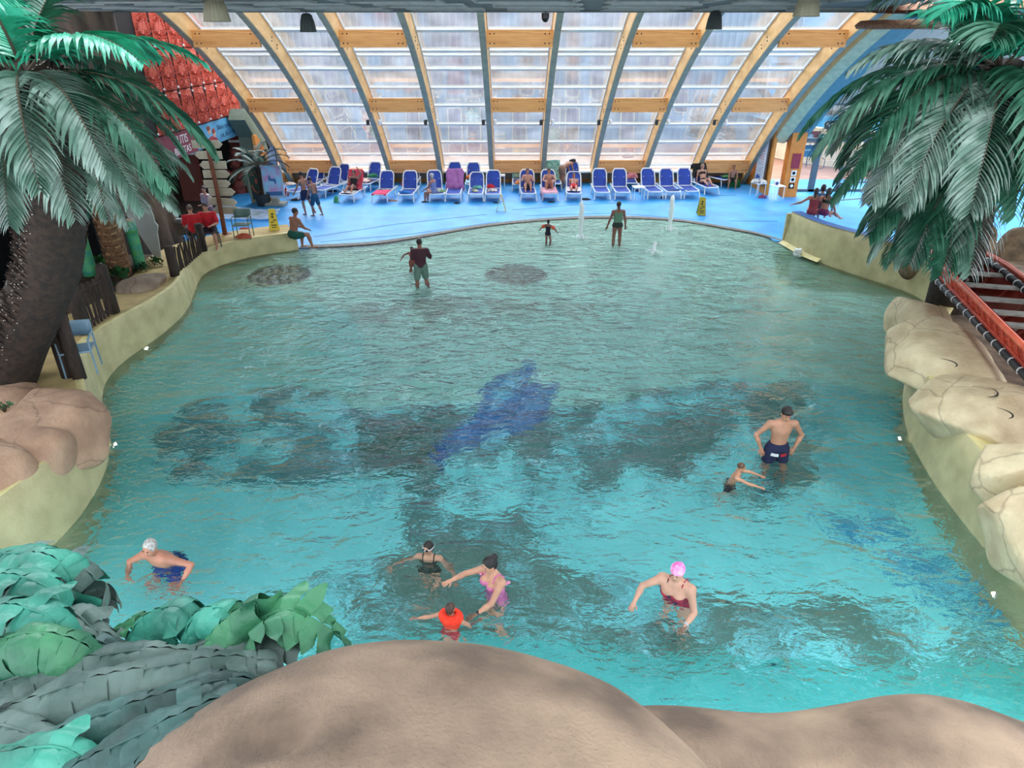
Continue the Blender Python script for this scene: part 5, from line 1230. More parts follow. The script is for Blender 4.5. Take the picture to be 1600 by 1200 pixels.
r_,J = person('toddler in a dark swimsuit with orange armbands stepping through the shallows', (q.x,q.y,-depth(q.y)), R(-30), 1.0, True, arms={'L':((-.7,.1,-.5),(-.6,.3,-.6)),'R':((.7,.1,-.5),(.4,.4,-.8))}, legs={'L':((-.05,.1,-1),(0,-.05,-1)),'R':((.1,.3,-1),(0,-.3,-1))}, sk=(134,88,74), hair=(30,24,24), hairstyle='bob', wear=[('onepiece',(28,30,44),'swimsuit')], res=MR, hpx=(857,346), gz=lambda Y:-depth(Y))
for k in 'LR':
    a0,el,_ = J[k]; d = nrmv(el-a0); mb = MB(); mb.tube([Vector(a0+d*.02+J['off']),Vector(a0+d*.05+J['off']),Vector(el-d*.05+J['off']),Vector(el-d*.01+J['off'])],[.035,.062,.062,.035],12); mb.build('armband', mat('armband_orange',(214,84,52),.4), r_)
q = P(965,383,0)
person('woman in a green tankini with dark ponytail standing with her back turned', (q.x,q.y,-depth(q.y)), R(4), 1.62, True, arms={'L':((-.35,0,-1),(-.3,.15,-1)),'R':((.28,0,-1),(.12,.15,-1))}, sk=(134,90,74), hair=(24,20,22), hairstyle='tail', wear=[('top',(96,132,108),'tankini_top'),('briefs',(40,52,48),'tankini_briefs')], fat=1.05, res=MR, hpx=(967,320), gz=lambda Y:-depth(Y))
# man sitting on the wall end
q = P(470,372,.5)
person('bearded man in green shorts sitting on the end of the cream pool wall', (q.x-.05,q.y+.1,.62), R(-40), 1.78, None, spine=(0,.30,1), head=(0,.2,1), face=(.3,1,-.1), arms={'L':((-.1,.55,-.85),(.35,.8,-.45)),'R':((.1,.5,-.9),(-.4,.8,-.4))}, legs={'L':((-.15,1,-.12),(0,-.1,-1)),'R':((.35,1,-.05),(.1,.2,-1))}, sk=(158,106,84), hair=(26,22,22), wear=[('shorts',(16,84,70),'swim_shorts')], fat=1.15, res=MR, wide=1.08, hands='closed', hpx=(461,331))
# two boys walking
q = P(478,352,.03)
person('tall thin boy in navy trunks walking left between the loungers and the water', (q.x,q.y,.03), R(62), 1.66, True, head=(0,.2,1), arms={'L':((-.2,.45,-.9),(0,.6,-.8)),'R':((.1,-.3,-1),(.05,.1,-1))}, legs={'L':((-.03,.1,-1),(0,-.15,-1)),'R':((.03,-.4,-1),(0,-.55,-1))}, sk=(170,120,98), hair=(28,22,22), hairstyle='short', wear=[('shorts',(26,40,84),'swim_trunks')], fat=.82, res=MR, hpx=(470,273))
q = P(494,350,.03)
person('shorter boy in dark blue and turquoise trunks walking just behind the tall boy', (q.x,q.y-.1,.03), R(66), 1.52, True, spine=(0,.12,1), head=(0,.45,1), face=(0,.8,-.5), arms={'L':((-.15,.25,-1),(.05,.5,-.9)),'R':((.12,-.1,-1),(.05,.2,-1))}, legs={'L':((-.03,.25,-1),(0,.0,-1)),'R':((.03,-.25,-1),(0,-.35,-1))}, sk=(160,112,90), hair=(24,20,22), wear=[('long_shorts',(22,76,110),'swim_trunks')], fat=.84, res=MR, hpx=(484,281))
# staff in red, and the passer by
q = P(328,386,.6)
person('lifeguard in a red shirt and dark shorts sitting on a chair facing the pool', (q.x,q.y+.15,.60+.47), R(-170), 1.75, None, spine=(0,.12,1), head=(0,.25,1), face=(0,1,-.4), arms={'L':((-.3,.35,-.9),(.5,.9,-.05)),'R':((.3,.35,-.9),(-.5,.9,-.05))}, legs={'L':((-.25,1,-.1),(0,.05,-1)),'R':((.25,1,-.1),(0,.1,-1))}, sk=(196,142,118), hair=(52,40,34), wear=[('shirt',(196,28,40),'shirt'),('long_shorts',(24,24,34),'shorts')], res=MR, hpx=(320,323))
q = P(301,378,.6)
person('lifeguard in a red shirt seen from behind, seated left of the other', (q.x,q.y+.3,1.05), R(20), 1.72, None, spine=(0,.1,1), head=(0,.1,1), arms={'L':((-.25,.3,-.9),(0,.8,-.4)),'R':((.25,.3,-.9),(-.2,.8,-.4))}, legs={'L':((-.2,1,-.1),(0,0,-1)),'R':((.2,1,-.1),(0,0,-1))}, sk=(196,142,118), hair=(110,90,72), wear=[('shirt',(196,28,40),'shirt'),('long_shorts',(30,26,34),'shorts')], res=MR, eyes=False, hpx=(296,326))
q = P(318,362,.03)
person('person in a white and pink top standing behind the two red shirted lifeguards', (q.x-.3,q.y+.8,.03), R(150), 1.68, True, head=(0,.2,1), face=(-.5,.8,0), arms={'L':((-.3,.4,-.8),(.5,.8,0))}, sk=(190,140,118), hair=(60,44,36), wear=[('shirt',(206,204,212),'top',(196,140,150)),('shorts',(120,100,110),'shorts')], res=MR, hpx=(318,296))
# trio on the right hand wall
def wallsit(px, py, yaw, label, **k):
    q = P(px,py,1.1); return person(label, (q.x,q.y,1.1+.09), yaw, ground=None, res=MR, **k)
wallsit(1291,324,R(-30),'person in a blue vest sitting on the blue topped wall between two women', h=1.72, spine=(0,.25,1), head=(0,.3,1), arms={'L':((-.4,-.2,-1),(-.1,.2,-1)),'R':((.2,.6,-.8),(0,1,-.2))}, legs={'L':((-.2,1,.1),(0,.6,-1)),'R':((.2,1,.1),(0,.6,-1))}, sk=(170,120,96), hair=(40,32,30), hairstyle='bob', wear=[('shirt',(60,120,166),'vest_top'),('shorts',(120,60,70),'shorts')], eyes=False, hpx=(1287,294))
wallsit(1279,318,R(-30),'person leaning back with one arm out along the blue topped wall', h=1.6, spine=(0,.2,1), arms={'L':((-.8,-.4,-.6),(-.9,-.3,-.3)),'R':((.2,.6,-.8),(0,1,-.2))}, legs={'L':((-.2,1,.1),(0,.6,-1)),'R':((.2,1,.1),(0,.6,-1))}, sk=(176,120,96), hair=(30,26,26), hairstyle='long', wear=[('onepiece',(150,60,70),'swimsuit')], eyes=False, hpx=(1276,299))
wallsit(1302,334,R(-50),'woman with long dark hair in a black bikini top on the blue topped wall', h=1.64, spine=(0,.15,1), head=(0,.2,1), arms={'L':((-.3,.0,-1),(-.1,.3,-1)),'R':((.3,.3,-1),(.1,.5,-.9))}, legs={'L':((.0,1,-.05),(0,.75,-.5)),'R':((.3,1,-.1),(.2,.8,-.5))}, sk=(182,126,100), hair=(24,20,22), hairstyle='long', wear=[('band',(20,20,24),'bikini_top'),('briefs',(120,50,90),'bikini_bottom')], eyes=False, hpx=(1296,299))
# ================= LOUNGERS =================
sling = mat('sling_blue',(34,70,168),.7,(28,58,146),3,.2,90)
def mk_lounger(ang, label):
    root = empty('sun_lounger', (0,0,0), 0, label, 'sun lounger', 'blue and white sun loungers along the window wall')
    z = .34; hy = 1.18; w = .31; a = R(ang); L = .80
    mb = MB(); N = 10
    pts = [Vector((-w,hy,z)), Vector((-w,.6,z+.0)), Vector((-w,.14,z)), Vector((-w+.03,.04,z-.005)), Vector((-w+.10,0,z-.01)), Vector((w-.10,0,z-.01)), Vector((w-.03,.04,z-.005)), Vector((w,.14,z)), Vector((w,.6,z)), Vector((w,hy,z)), Vector((w,hy+.75,z-.02)), Vector((-w,hy+.75,z-.02)), Vector((-w,hy,z))]
    mb.tube(pts,.028,6); mb.build('frame', white, root)
    mb = MB(); mb.grid([[Vector((x,y,z+.012-.03*(1-(x/(w-.02))**2))) for x in (-w+.03,-.15,0,.15,w-.03)] for y in (.05,.3,.6,.9,hy)]); mb.build('seat', sling, root)
    def bk(x,l): return Vector((x,hy+math.cos(a)*l,z+math.sin(a)*l))
    mb = MB(); wb = .30; out = [(-wb,0),(-wb-.01,.3),(-wb,.62),(-wb+.04,.74),(-wb+.11,L),(wb-.11,L),(wb-.04,.74),(wb,.62),(wb+.01,.3),(wb,0),(-wb,0)]
    mb.tube([bk(x,l) for x,l in out],.028,6); bf = mb.build('backrest_frame', white, root)
    mb = MB(); mb.grid([[bk(x*wb_/.27,l)+Vector((0,.02,-.01)) for x in (-.27,-.13,0,.13,.27)] for l,wb_ in ((.03,.275),(.25,.285),(.5,.28),(.66,.26),(L-.03,.19))]); mb.build('backrest', sling, root)
    for sx in (-1,1):
        mb = MB(); mb.tube([Vector((sx*w,.12,z)),Vector((sx*(w+.035),.02,0.02))],.026,6); mb.build('leg', white, root)
        mb = MB(); mb.tube([Vector((sx*w,hy-.35,z)),Vector((sx*(w+.03),hy+.15,.03)),Vector((sx*w,hy+.45,z))],.026,6); mb.build('leg', white, root)
    mb = MB(); mb.tube([bk(-.2,.45),Vector((-.2,hy+.6,z)),Vector((.2,hy+.6,z)),bk(.2,.45)],.014,5); mb.build('back_support', white, root)
    return root
LG = {62:mk_lounger(62,'x'), 48:mk_lounger(48,'x')}; used_ = set()
def lounger(px, py, yaw, ang, label):
    q = P(px,py,.03); loc = (q.x,q.y,.03)
    if ang not in used_: used_.add(ang); r_ = LG[ang]; r_.location = loc; r_.rotation_euler = (0,0,R(yaw)); r_['label'] = label; return r_
    return dup(LG[ang], loc, R(yaw), label)
front = [(456,312,-28,62,'front row lounger behind the poster stand with a pale towel on it'),
 (498,309,-20,62,'front row lounger half hidden behind the two walking boys'),
 (541,317,-8,62,'front row lounger under the person lying on a red towel'),
 (593,317,-6,62,'front row lounger with a bright pink towel on its seat'),
 (634,317,-2,62,'front row lounger holding a red bag and a blue towel'),
 (684,316,10,62,'front row lounger with the elderly woman sitting on its side'),
 (708,316,0,62,'front row lounger with a lilac towel draped over its back'),
 (743,316,0,48,'front row lounger with a low back and a green towel'),
 (770,316,0,62,'front row lounger with red and white clothes, beside the folded yellow sign'),
 (826,315,2,62,'front row lounger with a sunbather reading, legs bent'),
 (860,315,2,62,'front row lounger with a pink towel hanging off its left side'),
 (896,315,-4,48,'front row lounger with a person in red lying flat'),
 (941,313,0,62,'empty front row lounger, first right of the black sandals'),
 (973,313,0,62,'empty front row lounger left of the small white table'),
 (1024,312,6,62,'empty front row lounger just right of the small white table'),
 (1052,312,4,62,'empty front row lounger in the middle of the right hand three'),
 (1081,311,4,62,'empty front row lounger, rightmost of the right hand three'),
 (1112,305,12,62,'lounger with the woman in a dark bikini and a black towel'),
 (1136,292,28,62,'last lounger on the right beside the sitting boy')]
back = [(484,300,-4,62,'back row lounger directly behind the tall boy'),
 (510,302,-24,62,'back row lounger turned to the side, right of the boys'),
 (568,299,-14,62,'back row lounger piled with green, white and red towels'),
 (640,300,0,62,'back row lounger behind the one with the red bag'),
 (708,299,0,62,'back row lounger behind the lilac towel'),
 (738,300,0,62,'back row lounger with orange and turquoise towels'),
 (812,300,0,62,'back row lounger covered by a yellow patterned towel'),
 (866,299,0,62,'back row lounger with a striped green towel'),
 (897,299,0,62,'back row lounger with brown bags, under the bending woman'),
 (984,298,-4,62,'back row lounger with a pink towel, behind the empty ones')]
for a in front: lounger(*a)
for a in back: lounger(*a)
# ---- towels, clothes and bags ----
def blob(name, p, r, cols, label, cat, seed=1, n=14, yaw=0, flat=.5):
    mb = MB(); rows = []; N = 18; M = 9
    for i in range(M+1):
        a = math.pi/2*i/M; row = []
        for k in range(N):
            b = 6.283*k/N; w_ = 1+.25*mnoise.noise(Vector((math.cos(b)*1.7+seed,math.sin(b)*1.7,a*1.3)))
            fold = .10*math.sin(b*5+seed+a*3)*math.sin(a)
            row.append(Vector((math.cos(b)*math.sin(a)*r[0]*w_*(1+fold), math.sin(b)*math.sin(a)*r[1]*w_*(1+fold), max(0,math.cos(a)*r[2]*(1+.5*mnoise.noise(Vector((math.cos(b)*2,math.sin(b)*2,seed))))))))
        rows.append(row)
    mb.grid(rows, closed=True); o = mb.build(name, cloth(cols[0], cols[1] if len(cols)>1 else None, 7), smooth=True); o.location = p; o.rotation_euler = (0,0,yaw); return tag(o,label,cat)
def on(px, py, z=.36): return P(px,py,z)
items = [('towel',(453,288),.38,(.26,.22,.10),[(230,214,206),(206,170,160)],'crumpled pale pink and white towel on the lounger behind the poster','towel'),
 ('towel',(570,283),.38,(.30,.35,.12),[(226,222,214),(190,40,50)],'heap of white and red cloth on the back row lounger, left part','towel'),
 ('towel',(582,276),.55,(.26,.2,.14),[(30,120,80)],'green towel heaped over the white cloth on the back row lounger','towel'),
 ('clothes',(599,297),.38,(.25,.14,.07),[(170,150,160),(80,90,110)],'small folded grey clothes above the pink towel','clothes'),
 ('bag',(635,290),.40,(.22,.15,.30),[(226,44,70)],'bright red bag leaning on a lounger backrest','bag'),
 ('towel',(632,301),.37,(.26,.2,.10),[(30,110,190),(20,80,160)],'blue crumpled towel in front of the red bag','towel'),
 ('towel',(688,299),.38,(.24,.2,.10),[(60,130,60),(200,200,190)],'green and white towel behind the elderly woman','towel'),
 ('towel',(737,278),.42,(.26,.22,.16),[(224,110,50)],'orange towel heaped on the back row lounger','towel'),
 ('towel',(738,285),.38,(.32,.26,.10),[(60,170,200),(200,230,236)],'turquoise towel spread under the orange one','towel'),
 ('towel',(746,293),.38,(.28,.2,.09),[(110,190,180),(40,90,80)],'sea green towel on the low backed lounger','towel'),
 ('clothes',(742,299),.37,(.16,.12,.09),[(220,230,190),(40,40,50)],'small pale and black bundle on the low backed lounger','clothes'),
 ('clothes',(768,298),.37,(.26,.2,.09),[(226,216,216),(60,60,80)],'white and grey clothes on the lounger by the folded sign','clothes'),
 ('clothes',(767,293),.40,(.18,.12,.14),[(196,30,50)],'dark red garment on top of the white clothes','clothes'),
 ('bag',(811,287),.38,(.2,.18,.16),[(230,190,110),(200,70,50)],'small patterned yellow bag on the yellow towel lounger','bag'),
 ('bag',(896,281),.38,(.26,.2,.22),[(150,104,66)],'brown bag beside the bending woman','bag'),
 ('towel',(987,277),.38,(.30,.26,.24),[(228,160,166),(216,120,130)],'pink towel heaped on the back row lounger','towel'),
 ('towel',(1060,297),.37,(.50,.16,.05),[(50,80,150)],'flat blue cloth lying across two empty loungers','towel'),
 ('towel',(1134,277),.38,(.22,.22,.10),[(30,110,50)],'green towel on the last lounger beside the boy','towel'),
 ('bag',(447,306),.03,(.13,.12,.3),[(190,40,50)],'small red bag on the deck under the leftmost lounger','bag'),
 ('shoes',(519,299),.03,(.22,.1,.06),[(36,36,40)],'dark sandals on the deck right of the walking boys','shoes'),
 ('bag',(526,316),.03,(.13,.1,.24),[(70,160,110)],'green bag standing at the foot of the red towel lounger','bag'),
 ('shoes',(462,313),.03,(.2,.12,.07),[(30,34,48)],'dark shoes beside the leftmost lounger','shoes'),
 ('sandals',(614,314),.03,(.22,.09,.05),[(180,130,100)],'tan sandals on the deck by the pink towel lounger','shoes'),
 ('sandals',(664,316),.03,(.16,.1,.05),[(40,38,40)],'black sandals at the feet of the elderly woman','shoes'),
 ('sandals',(714,318),.03,(.12,.09,.07),[(28,28,32)],'black shoes in front of the lilac towel lounger','shoes'),
 ('bag',(722,295),.03,(.12,.1,.12),[(30,32,40)],'small black bag between the lilac towel and the low lounger','bag'),
 ('sandals',(775,317),.03,(.15,.08,.04),[(24,24,30)],'black flip flops beside the folded yellow sign','shoes'),
 ('sandals',(861,316),.03,(.16,.08,.05),[(24,28,36)],'dark sandals under the pink towel lounger','shoes'),
 ('sandals',(915,312),.03,(.24,.12,.07),[(22,22,28)],'black sandals on the deck right of the person in red','shoes'),
 ('bag',(870,290),.03,(.2,.18,.42),[(30,110,60),(20,60,50)],'dark green bag between the back row loungers','bag'),
 ('bag',(996,299),.03,(.12,.1,.1),[(40,60,120)],'small blue bag behind the little white table','bag'),
 ('sandals',(1035,310),.03,(.1,.08,.09),[(70,60,80)],'dark shoes under the right hand loungers','shoes'),
 ('bag',(1191,309),.03,(.18,.12,.12),[(60,60,120),(170,70,80)],'small blue and red bag on the deck under the white stools','bag'),
 ('cloth',(381,371),.62,(.26,.16,.12),[(196,90,64)],'orange brown cloth dropped under the green grey chair','cloth'),
 ('cloth',(382,357),1.02,(.16,.12,.03),[(150,50,40)],'folded dark red cloth on the seat of the green grey chair','cloth')]
for k,(nm_,(px,py),z,r,cs_,lb,ct_) in enumerate(items): blob(nm_, P(px,py,z)+Vector((0,0,-.0)), r, cs_, lb, ct_, seed=k*1.7)
def drape(px, py, yaw, cols, label, ang=62, over=.25, wd=.31, l0=.05, sc=5, extra=0, seat=.0):
    """towel hanging over a lounger backrest and seat; px,py = foot end of that lounger"""
    q = P(px,py,.03); z = .34; hy = 1.18; a = R(ang); L = .80; path = []
    if seat: path += [Vector((0,hy-seat+i*seat/4,z+.03)) for i in range(4)]
    path += [Vector((0,hy-.04+math.cos(a)*l,z+.04+math.sin(a)*l)) for l in (l0,.2,.35,.5,.65,.78,.84)]
    t_ = path[-1]; path += [t_+Vector((0,.08,-.02)), t_+Vector((0,.11,-over))]
    mb = MB(); rows = []
    for i,p in enumerate(path): rows.append([p+Vector((x*(1+.04*math.sin(i*2)), -.015*math.sin(x*26+i), (-.12 if abs(x)>wd*1.05 else 0)*extra+.01*math.sin(i*1.9+x*9))) for x in np.linspace(-wd*(1+.25*extra),wd*(1+.25*extra),13)])
    mb.grid(rows); o = mb.build('towel', cloth(cols[0],cols[1] if len(cols)>1 else None,sc), smooth=True); o.location = q; o.rotation_euler = (0,0,R(yaw)); s_ = o.modifiers.new('thickness','SOLIDIFY'); s_.thickness = .012
    return tag(o,label,'towel')
drape(541,317,-8,[(198,36,52),(214,90,110)],'red towel draped over the back of the reclining person\'s lounger', extra=.5, seat=.2)
drape(708,316,0,[(178,118,180),(158,96,160)],'lilac towel draped right over a front row lounger back', l0=-.05, extra=1)
drape(812,300,0,[(226,206,60),(60,170,190)],'yellow and turquoise patterned towel over a back row lounger', sc=4, extra=.3)
drape(866,299,0,[(70,130,130),(150,190,170)],'striped grey green towel on the lower back of a lounger', seat=.5, sc=10, extra=.2)
drape(1112,305,12,[(24,26,26)],'black towel hung over the top of the bikini woman\'s lounger', l0=.55, extra=.5)
def flat_towel(px, py, yaw, y0, y1, w_, cols, label, hang=0, side=0):
    q = P(px,py,.03); mb = MB(); ys = list(np.linspace(y0,y1,8)); rows = [[Vector((x,y,.375+.008*math.sin(x*14+y*9))) for x in np.linspace(-w_,w_,9)] for y in ys]
    if hang: rows = [[Vector((v.x,y0-.03,.375-hang)) for v in rows[0]]]+rows
    if side: rows = [[Vector((-w_-.03,r[0].y,.375-side))]+r for r in rows]
    mb.grid(rows); o = mb.build('towel', cloth(cols[0],cols[1] if len(cols)>1 else None,6), smooth=True); o.location = q; o.rotation_euler = (0,0,R(yaw)); s_ = o.modifiers.new('thickness','SOLIDIFY'); s_.thickness = .012
    return tag(o,label,'towel')
flat_towel(593,317,-6,.0,.85,.31,[(226,60,110)],'bright pink towel spread flat on a front row lounger', hang=.06)
flat_towel(860,315,2,-.02,1.1,.33,[(230,170,190)],'pale pink towel spread under the person with drawn up knees', side=.3)
flat_towel(896,315,-4,.35,1.25,.32,[(226,220,222)],'white towel under the person in red','' and 0)
flat_towel(541,317,-8,.2,.7,.27,[(220,216,214)],'white cloth under the feet of the reclining person on red')
# ---- people on the loungers ----
def recline(px, py, yaw, label, h=1.62, lean=.62, knees=0.4, **k):
    q = P(px,py,.03); y = R(yaw); d = Vector((-math.sin(y),math.cos(y),0)); p = q+d*(1.0); 
    lg = {'L':((-.1,1,knees),(0,1,-knees*1.3)),'R':((.1,1,knees*.6),(0,1,-knees*.7))}
    return person(label,(p.x,p.y,.36+.09+.03), y+math.pi, h, None, spine=(0,-lean,1), head=(0,.15,1), face=(0,1,.05), legs=k.pop('legs',lg), res=.02, **k)
recline(541,317,-8,'person in black lying on the red towel with one knee raised', sk=(170,118,100), hair=(96,70,60), hairstyle='wet', arms={'L':((-.6,.1,.7),(.6,-.3,.6)),'R':((.3,.3,-.7),(-.3,.9,.2))}, wear=[('onepiece',(24,24,28),'swimsuit')], knees=.55)
recline(826,315,2,'sunbather with bent legs looking down on a front row lounger', sk=(196,140,118), hair=(48,36,32), hairstyle='bob', arms={'L':((-.3,.7,-.6),(.4,.8,.4)),'R':((.3,.7,-.6),(-.4,.8,.4))}, wear=[('shorts',(90,80,84),'shorts')], knees=.9, lean=.4)
recline(860,315,2,'person hugging drawn up knees on the pink towel lounger', sk=(190,134,110), hair=(60,42,34), hairstyle='wet', arms={'L':((-.35,.8,-.5),(.5,.9,-.1)),'R':((.35,.8,-.5),(-.5,.9,-.1))}, legs={'L':((-.15,.65,.85),(0,.35,-1)),'R':((.15,.65,.85),(0,.35,-1))}, wear=[('briefs',(60,50,60),'swim_briefs')], lean=.15)
recline(896,315,-4,'child in red shorts lying flat on the low front row lounger', h=1.45, sk=(200,140,120), hair=(140,84,60), hairstyle='wet', wear=[('shorts',(206,36,50),'shorts')], knees=.25, lean=1.6)
recline(1112,305,12,'woman in a dark bikini reclining with legs stretched on a lounger', sk=(200,148,124), hair=(170,140,110), hairstyle='wet', wear=[('band',(24,24,28),'bikini_top'),('briefs',(30,28,34),'bikini_bottom')], knees=.45, lean=.5)
q = P(676,308,.03)
person('grey haired elderly woman in a blue swimsuit sitting sideways on a lounger', (q.x+.25,q.y+.35,.36+.09), R(68), 1.6, None, spine=(0,.15,1), head=(0,.2,1), arms={'L':((-.15,.5,-.9),(0,.8,-.5)),'R':((.15,.5,-.9),(0,.8,-.5))}, legs={'L':((-.1,1,-.1),(0,.1,-1)),'R':((.1,1,0),(0,.1,-1))}, sk=(180,124,100), hair=(206,200,200), hairstyle='bun', wear=[('onepiece',(120,130,176),'swimsuit')], fat=1.1, res=.02, hpx=(674,275))
q = P(883,296,.03)
person('woman bending over a back row lounger with her dark hair falling forward', (q.x-.1,q.y+.9,.03), R(-62), 1.66, True, spine=(0,1,.45), head=(0,1,.25), face=(0,.4,-1), arms={'L':((-.1,.3,-1),(0,.5,-1)),'R':((.1,.3,-1),(0,.5,-1))}, sk=(184,130,104), hair=(26,22,24), hairstyle='long', wear=[('shorts',(150,120,98),'shorts')], res=.02, hpx=(896,252))
q = P(1146,293,.03)
person('boy in dark trunks sitting on a green cushion by the last lounger', (q.x+.1,q.y+.25,.42), R(172), 1.36, None, spine=(0,.15,1), head=(0,.1,1), arms={'L':((-.2,.4,-.9),(.2,.6,-.8)),'R':((.2,.4,-.9),(-.2,.6,-.8))}, legs={'L':((-.25,1,-.1),(0,.15,-1)),'R':((.3,1,-.1),(.05,.15,-1))}, sk=(186,132,106), hair=(80,56,44), wear=[('shorts',(34,40,46),'swim_trunks')], res=.02, hpx=(1147,261))
blob('cushion',(q.x+.1,q.y+.3,.03),(.3,.28,.36),[(24,110,50)],'green cushion under the sitting boy at the right','cushion',seed=3)
# ================= PROPS =================
def chair(loc, yaw, m, sm, label, arms=True):
    root = empty('chair', loc, yaw, label, 'chair')
    for x in (-.25,.25):
        mb = MB(); mb.tube([(x,-.22,0),(x*.98,-.2,.45),(x,-.2,.66 if arms else .45)],.016,6); mb.build('leg', m, root)
        mb = MB(); mb.tube([(x,.24,0),(x,.2,.45),(x,.26,.85)],.016,6); mb.build('leg', m, root)
        if arms: mb = MB(); mb.tube([(x,-.2,.66),(x*1.04,-.1,.69),(x,.22,.67)],.02,6); mb.build('armrest', m, root)
    mb = MB(); mb.box((0,0,.45),(.5,.44,.035)); mb.build('seat', sm, root, bevel=.012)
    mb = MB(); rows = [[Vector((x,.235+.06*(z-.6)+.03*(1-(x/.25)**2),z)) for x in np.linspace(-.25,.25,7)] for z in (.6,.7,.8,.88)]; mb.grid(rows); o = mb.build('backrest', sm, root, smooth=True); s_ = o.modifiers.new('thickness','SOLIDIFY'); s_.thickness = .03
    return root
gg = mat('green_grey',(92,120,114),.5,(80,106,100),4); bg_ = mat('blue_grey_plastic',(122,150,168),.45,(110,138,156),4); dk = mat('dark_chair',(32,32,36),.6)
q = P(382,372,.56); chair((q.x,q.y,.56), R(186)+math.pi, gg, gg, 'green grey armchair standing alone on the sandy ledge')
_c = [o for o in C.objects if o.name.startswith('chair')][-1]
q = P(118,588,1.02); chair((q.x+.05,q.y+.2,1.02), R(20), bg_, bg_, 'pale blue grey plastic armchair behind the dark posts at left')
q = P(328,386,.6); chair((q.x,q.y+.15,.58), R(30), dk, dk, 'dark chair under the lifeguard facing the pool', False)
q = P(301,378,.6); chair((q.x,q.y+.3,.56), R(200), dk, dk, 'dark chair under the lifeguard seen from behind', False)
def table(loc, yaw, label, s=1.0, h=.5):
    root = empty('side_table', loc, yaw, label, 'table', 'small white plastic tables')
    mb = MB(); mb.box((0,0,h),(.5*s,.5*s,.035)); mb.build('table_top', white, root, bevel=.01)
    for x in (-.21,.21):
        for y in (-.21,.21): mb = MB(); mb.tube([(x*s,y*s,h-.01),(x*s*1.06,y*s*1.06,0)],.018,6); mb.build('leg', white, root)
    return root
q = P(781,291,.03); table((q.x,q.y,.03),0,'white side table against the wall behind the folded yellow sign')
q = P(997,311,.03); table((q.x,q.y+.1,.03),R(4),'white side table between the empty front row loungers')
q = P(1186,308,.03); table((q.x,q.y+.3,.03),R(20),'white side table with a crumpled white towel near the orange column',h=.55)
blob('towel',(q.x,q.y+.3,.60),(.34,.26,.16),[(226,226,216),(80,90,120)],'crumpled white towel with dark marks on the white table','towel',seed=5)
q = P(1211,311,.03); table((q.x+.05,q.y+.1,.03),R(15),'white side table standing right in front of the orange column',h=.55)
mb = MB(); mb.box((0,0,.11),(.22,.14,.22)); mb.ball((0,-.075,.11),(.07,.01,.07),10,mi=1); o = mb.build('small_box',[white,mat('blue_print',(50,70,140),.5)]); o.location = (q.x-.02,q.y+.1,.575); tag(o,'small white box with a blue mark on the table by the column','box')
# wet floor signs
yel = mat('sign_yellow',(226,200,40),.5,(214,186,30),3)
def wet(px, py, z, yaw, label, sc=1.0, m=None):
    q = P(px,py,z); root = empty('wet_floor_sign', (q.x,q.y,z), yaw, label, 'warning sign', 'yellow wet floor signs'); m = m or yel
    for s in (-1,1):
        mb = MB(); n_ = Vector((0,s*.95,.28)).normalized(); mb.prism([(-.16,0),(.16,0),(.11,.66),(-.11,.66)],(0,s*.18,0),(1,0,0),Vector((0,-s*.26,.97)),n_,.02); pn = mb.build('panel', m, root)
        mb = MB()
        for k,(x,y,w_,h_) in enumerate(((0,.52,.07,.07),(-.01,.42,.05,.13),(.04,.33,.10,.03),(-.04,.27,.09,.03),(0,.17,.18,.03),(0,.1,.15,.025))):
            c = Vector((x,s*.18,0))+Vector((0,-s*.26,.97))*y+n_*.022; mb.bar(c-Vector((w_/2,0,0)),c+Vector((w_/2,0,0)),.006,h_)
        mb.build('pictogram', mat('sign_black',(50,46,34),.6), pn)
    mb = MB(); mb.box((0,0,.65),(.2,.05,.05)); mb.build('hinge', m, root); return root
wet(429,358,.56,R(20),'yellow wet floor sign beside the sitting bearded man')
wet(783,330,.03,R(88),'yellow wet floor sign seen edge on in front of the loungers', m=mat('sign_edge',(226,206,130),.5))
wet(1095,335,.03,R(-6),'olive yellow wet floor sign near the pool edge at right', m=mat('sign_olive',(180,160,40),.5))
# direction post
q = P(352,367,.55); root = empty('direction_post', (q.x,q.y,.55), 0, 'brown post carrying a stack of pale arrow boards', 'signpost')
mb = MB(); mb.tube([(0,0,0),(.02,0,1.5),(-.02,0,2.95)],[.075,.065,.06],10); mb.lathe((0,0,0),[(.22,0),(.22,.03),(.1,.03)],12); mb.build('post', mat('post_brown',(124,66,36),.6,(100,50,28),6,.2,20), root)
for k,(zc,dr,dx,w_,tl) in enumerate(((2.82,1,-.05,.95,0),(2.5,-1,-.08,.85,0),(2.2,-1,0.0,.85,0),(1.92,1,.06,.85,0),(1.62,1,.02,.85,0),(1.36,1,.12,.85,0),(1.05,1,.10,.9,-.06),(.78,-1,.12,.8,-.03))):
    mb = MB(); pl_ = [(-w_/2,-.12),(w_/2-.12,-.12),(w_/2,0),(w_/2-.12,.12),(-w_/2,.12)]; pl_ = [(x*dr,y) for x,y in pl_]
    if dr<0: pl_ = pl_[::-1]
    ax_ = Vector((math.cos(tl),0,math.sin(tl))); mb.prism(pl_,(dx,.09,zc),ax_,Vector((-math.sin(tl),0,math.cos(tl))),(0,1,0),.03); mb.build('arrow_board', mat('board_pale',(186,178,156),.7,(170,160,140),5), root)
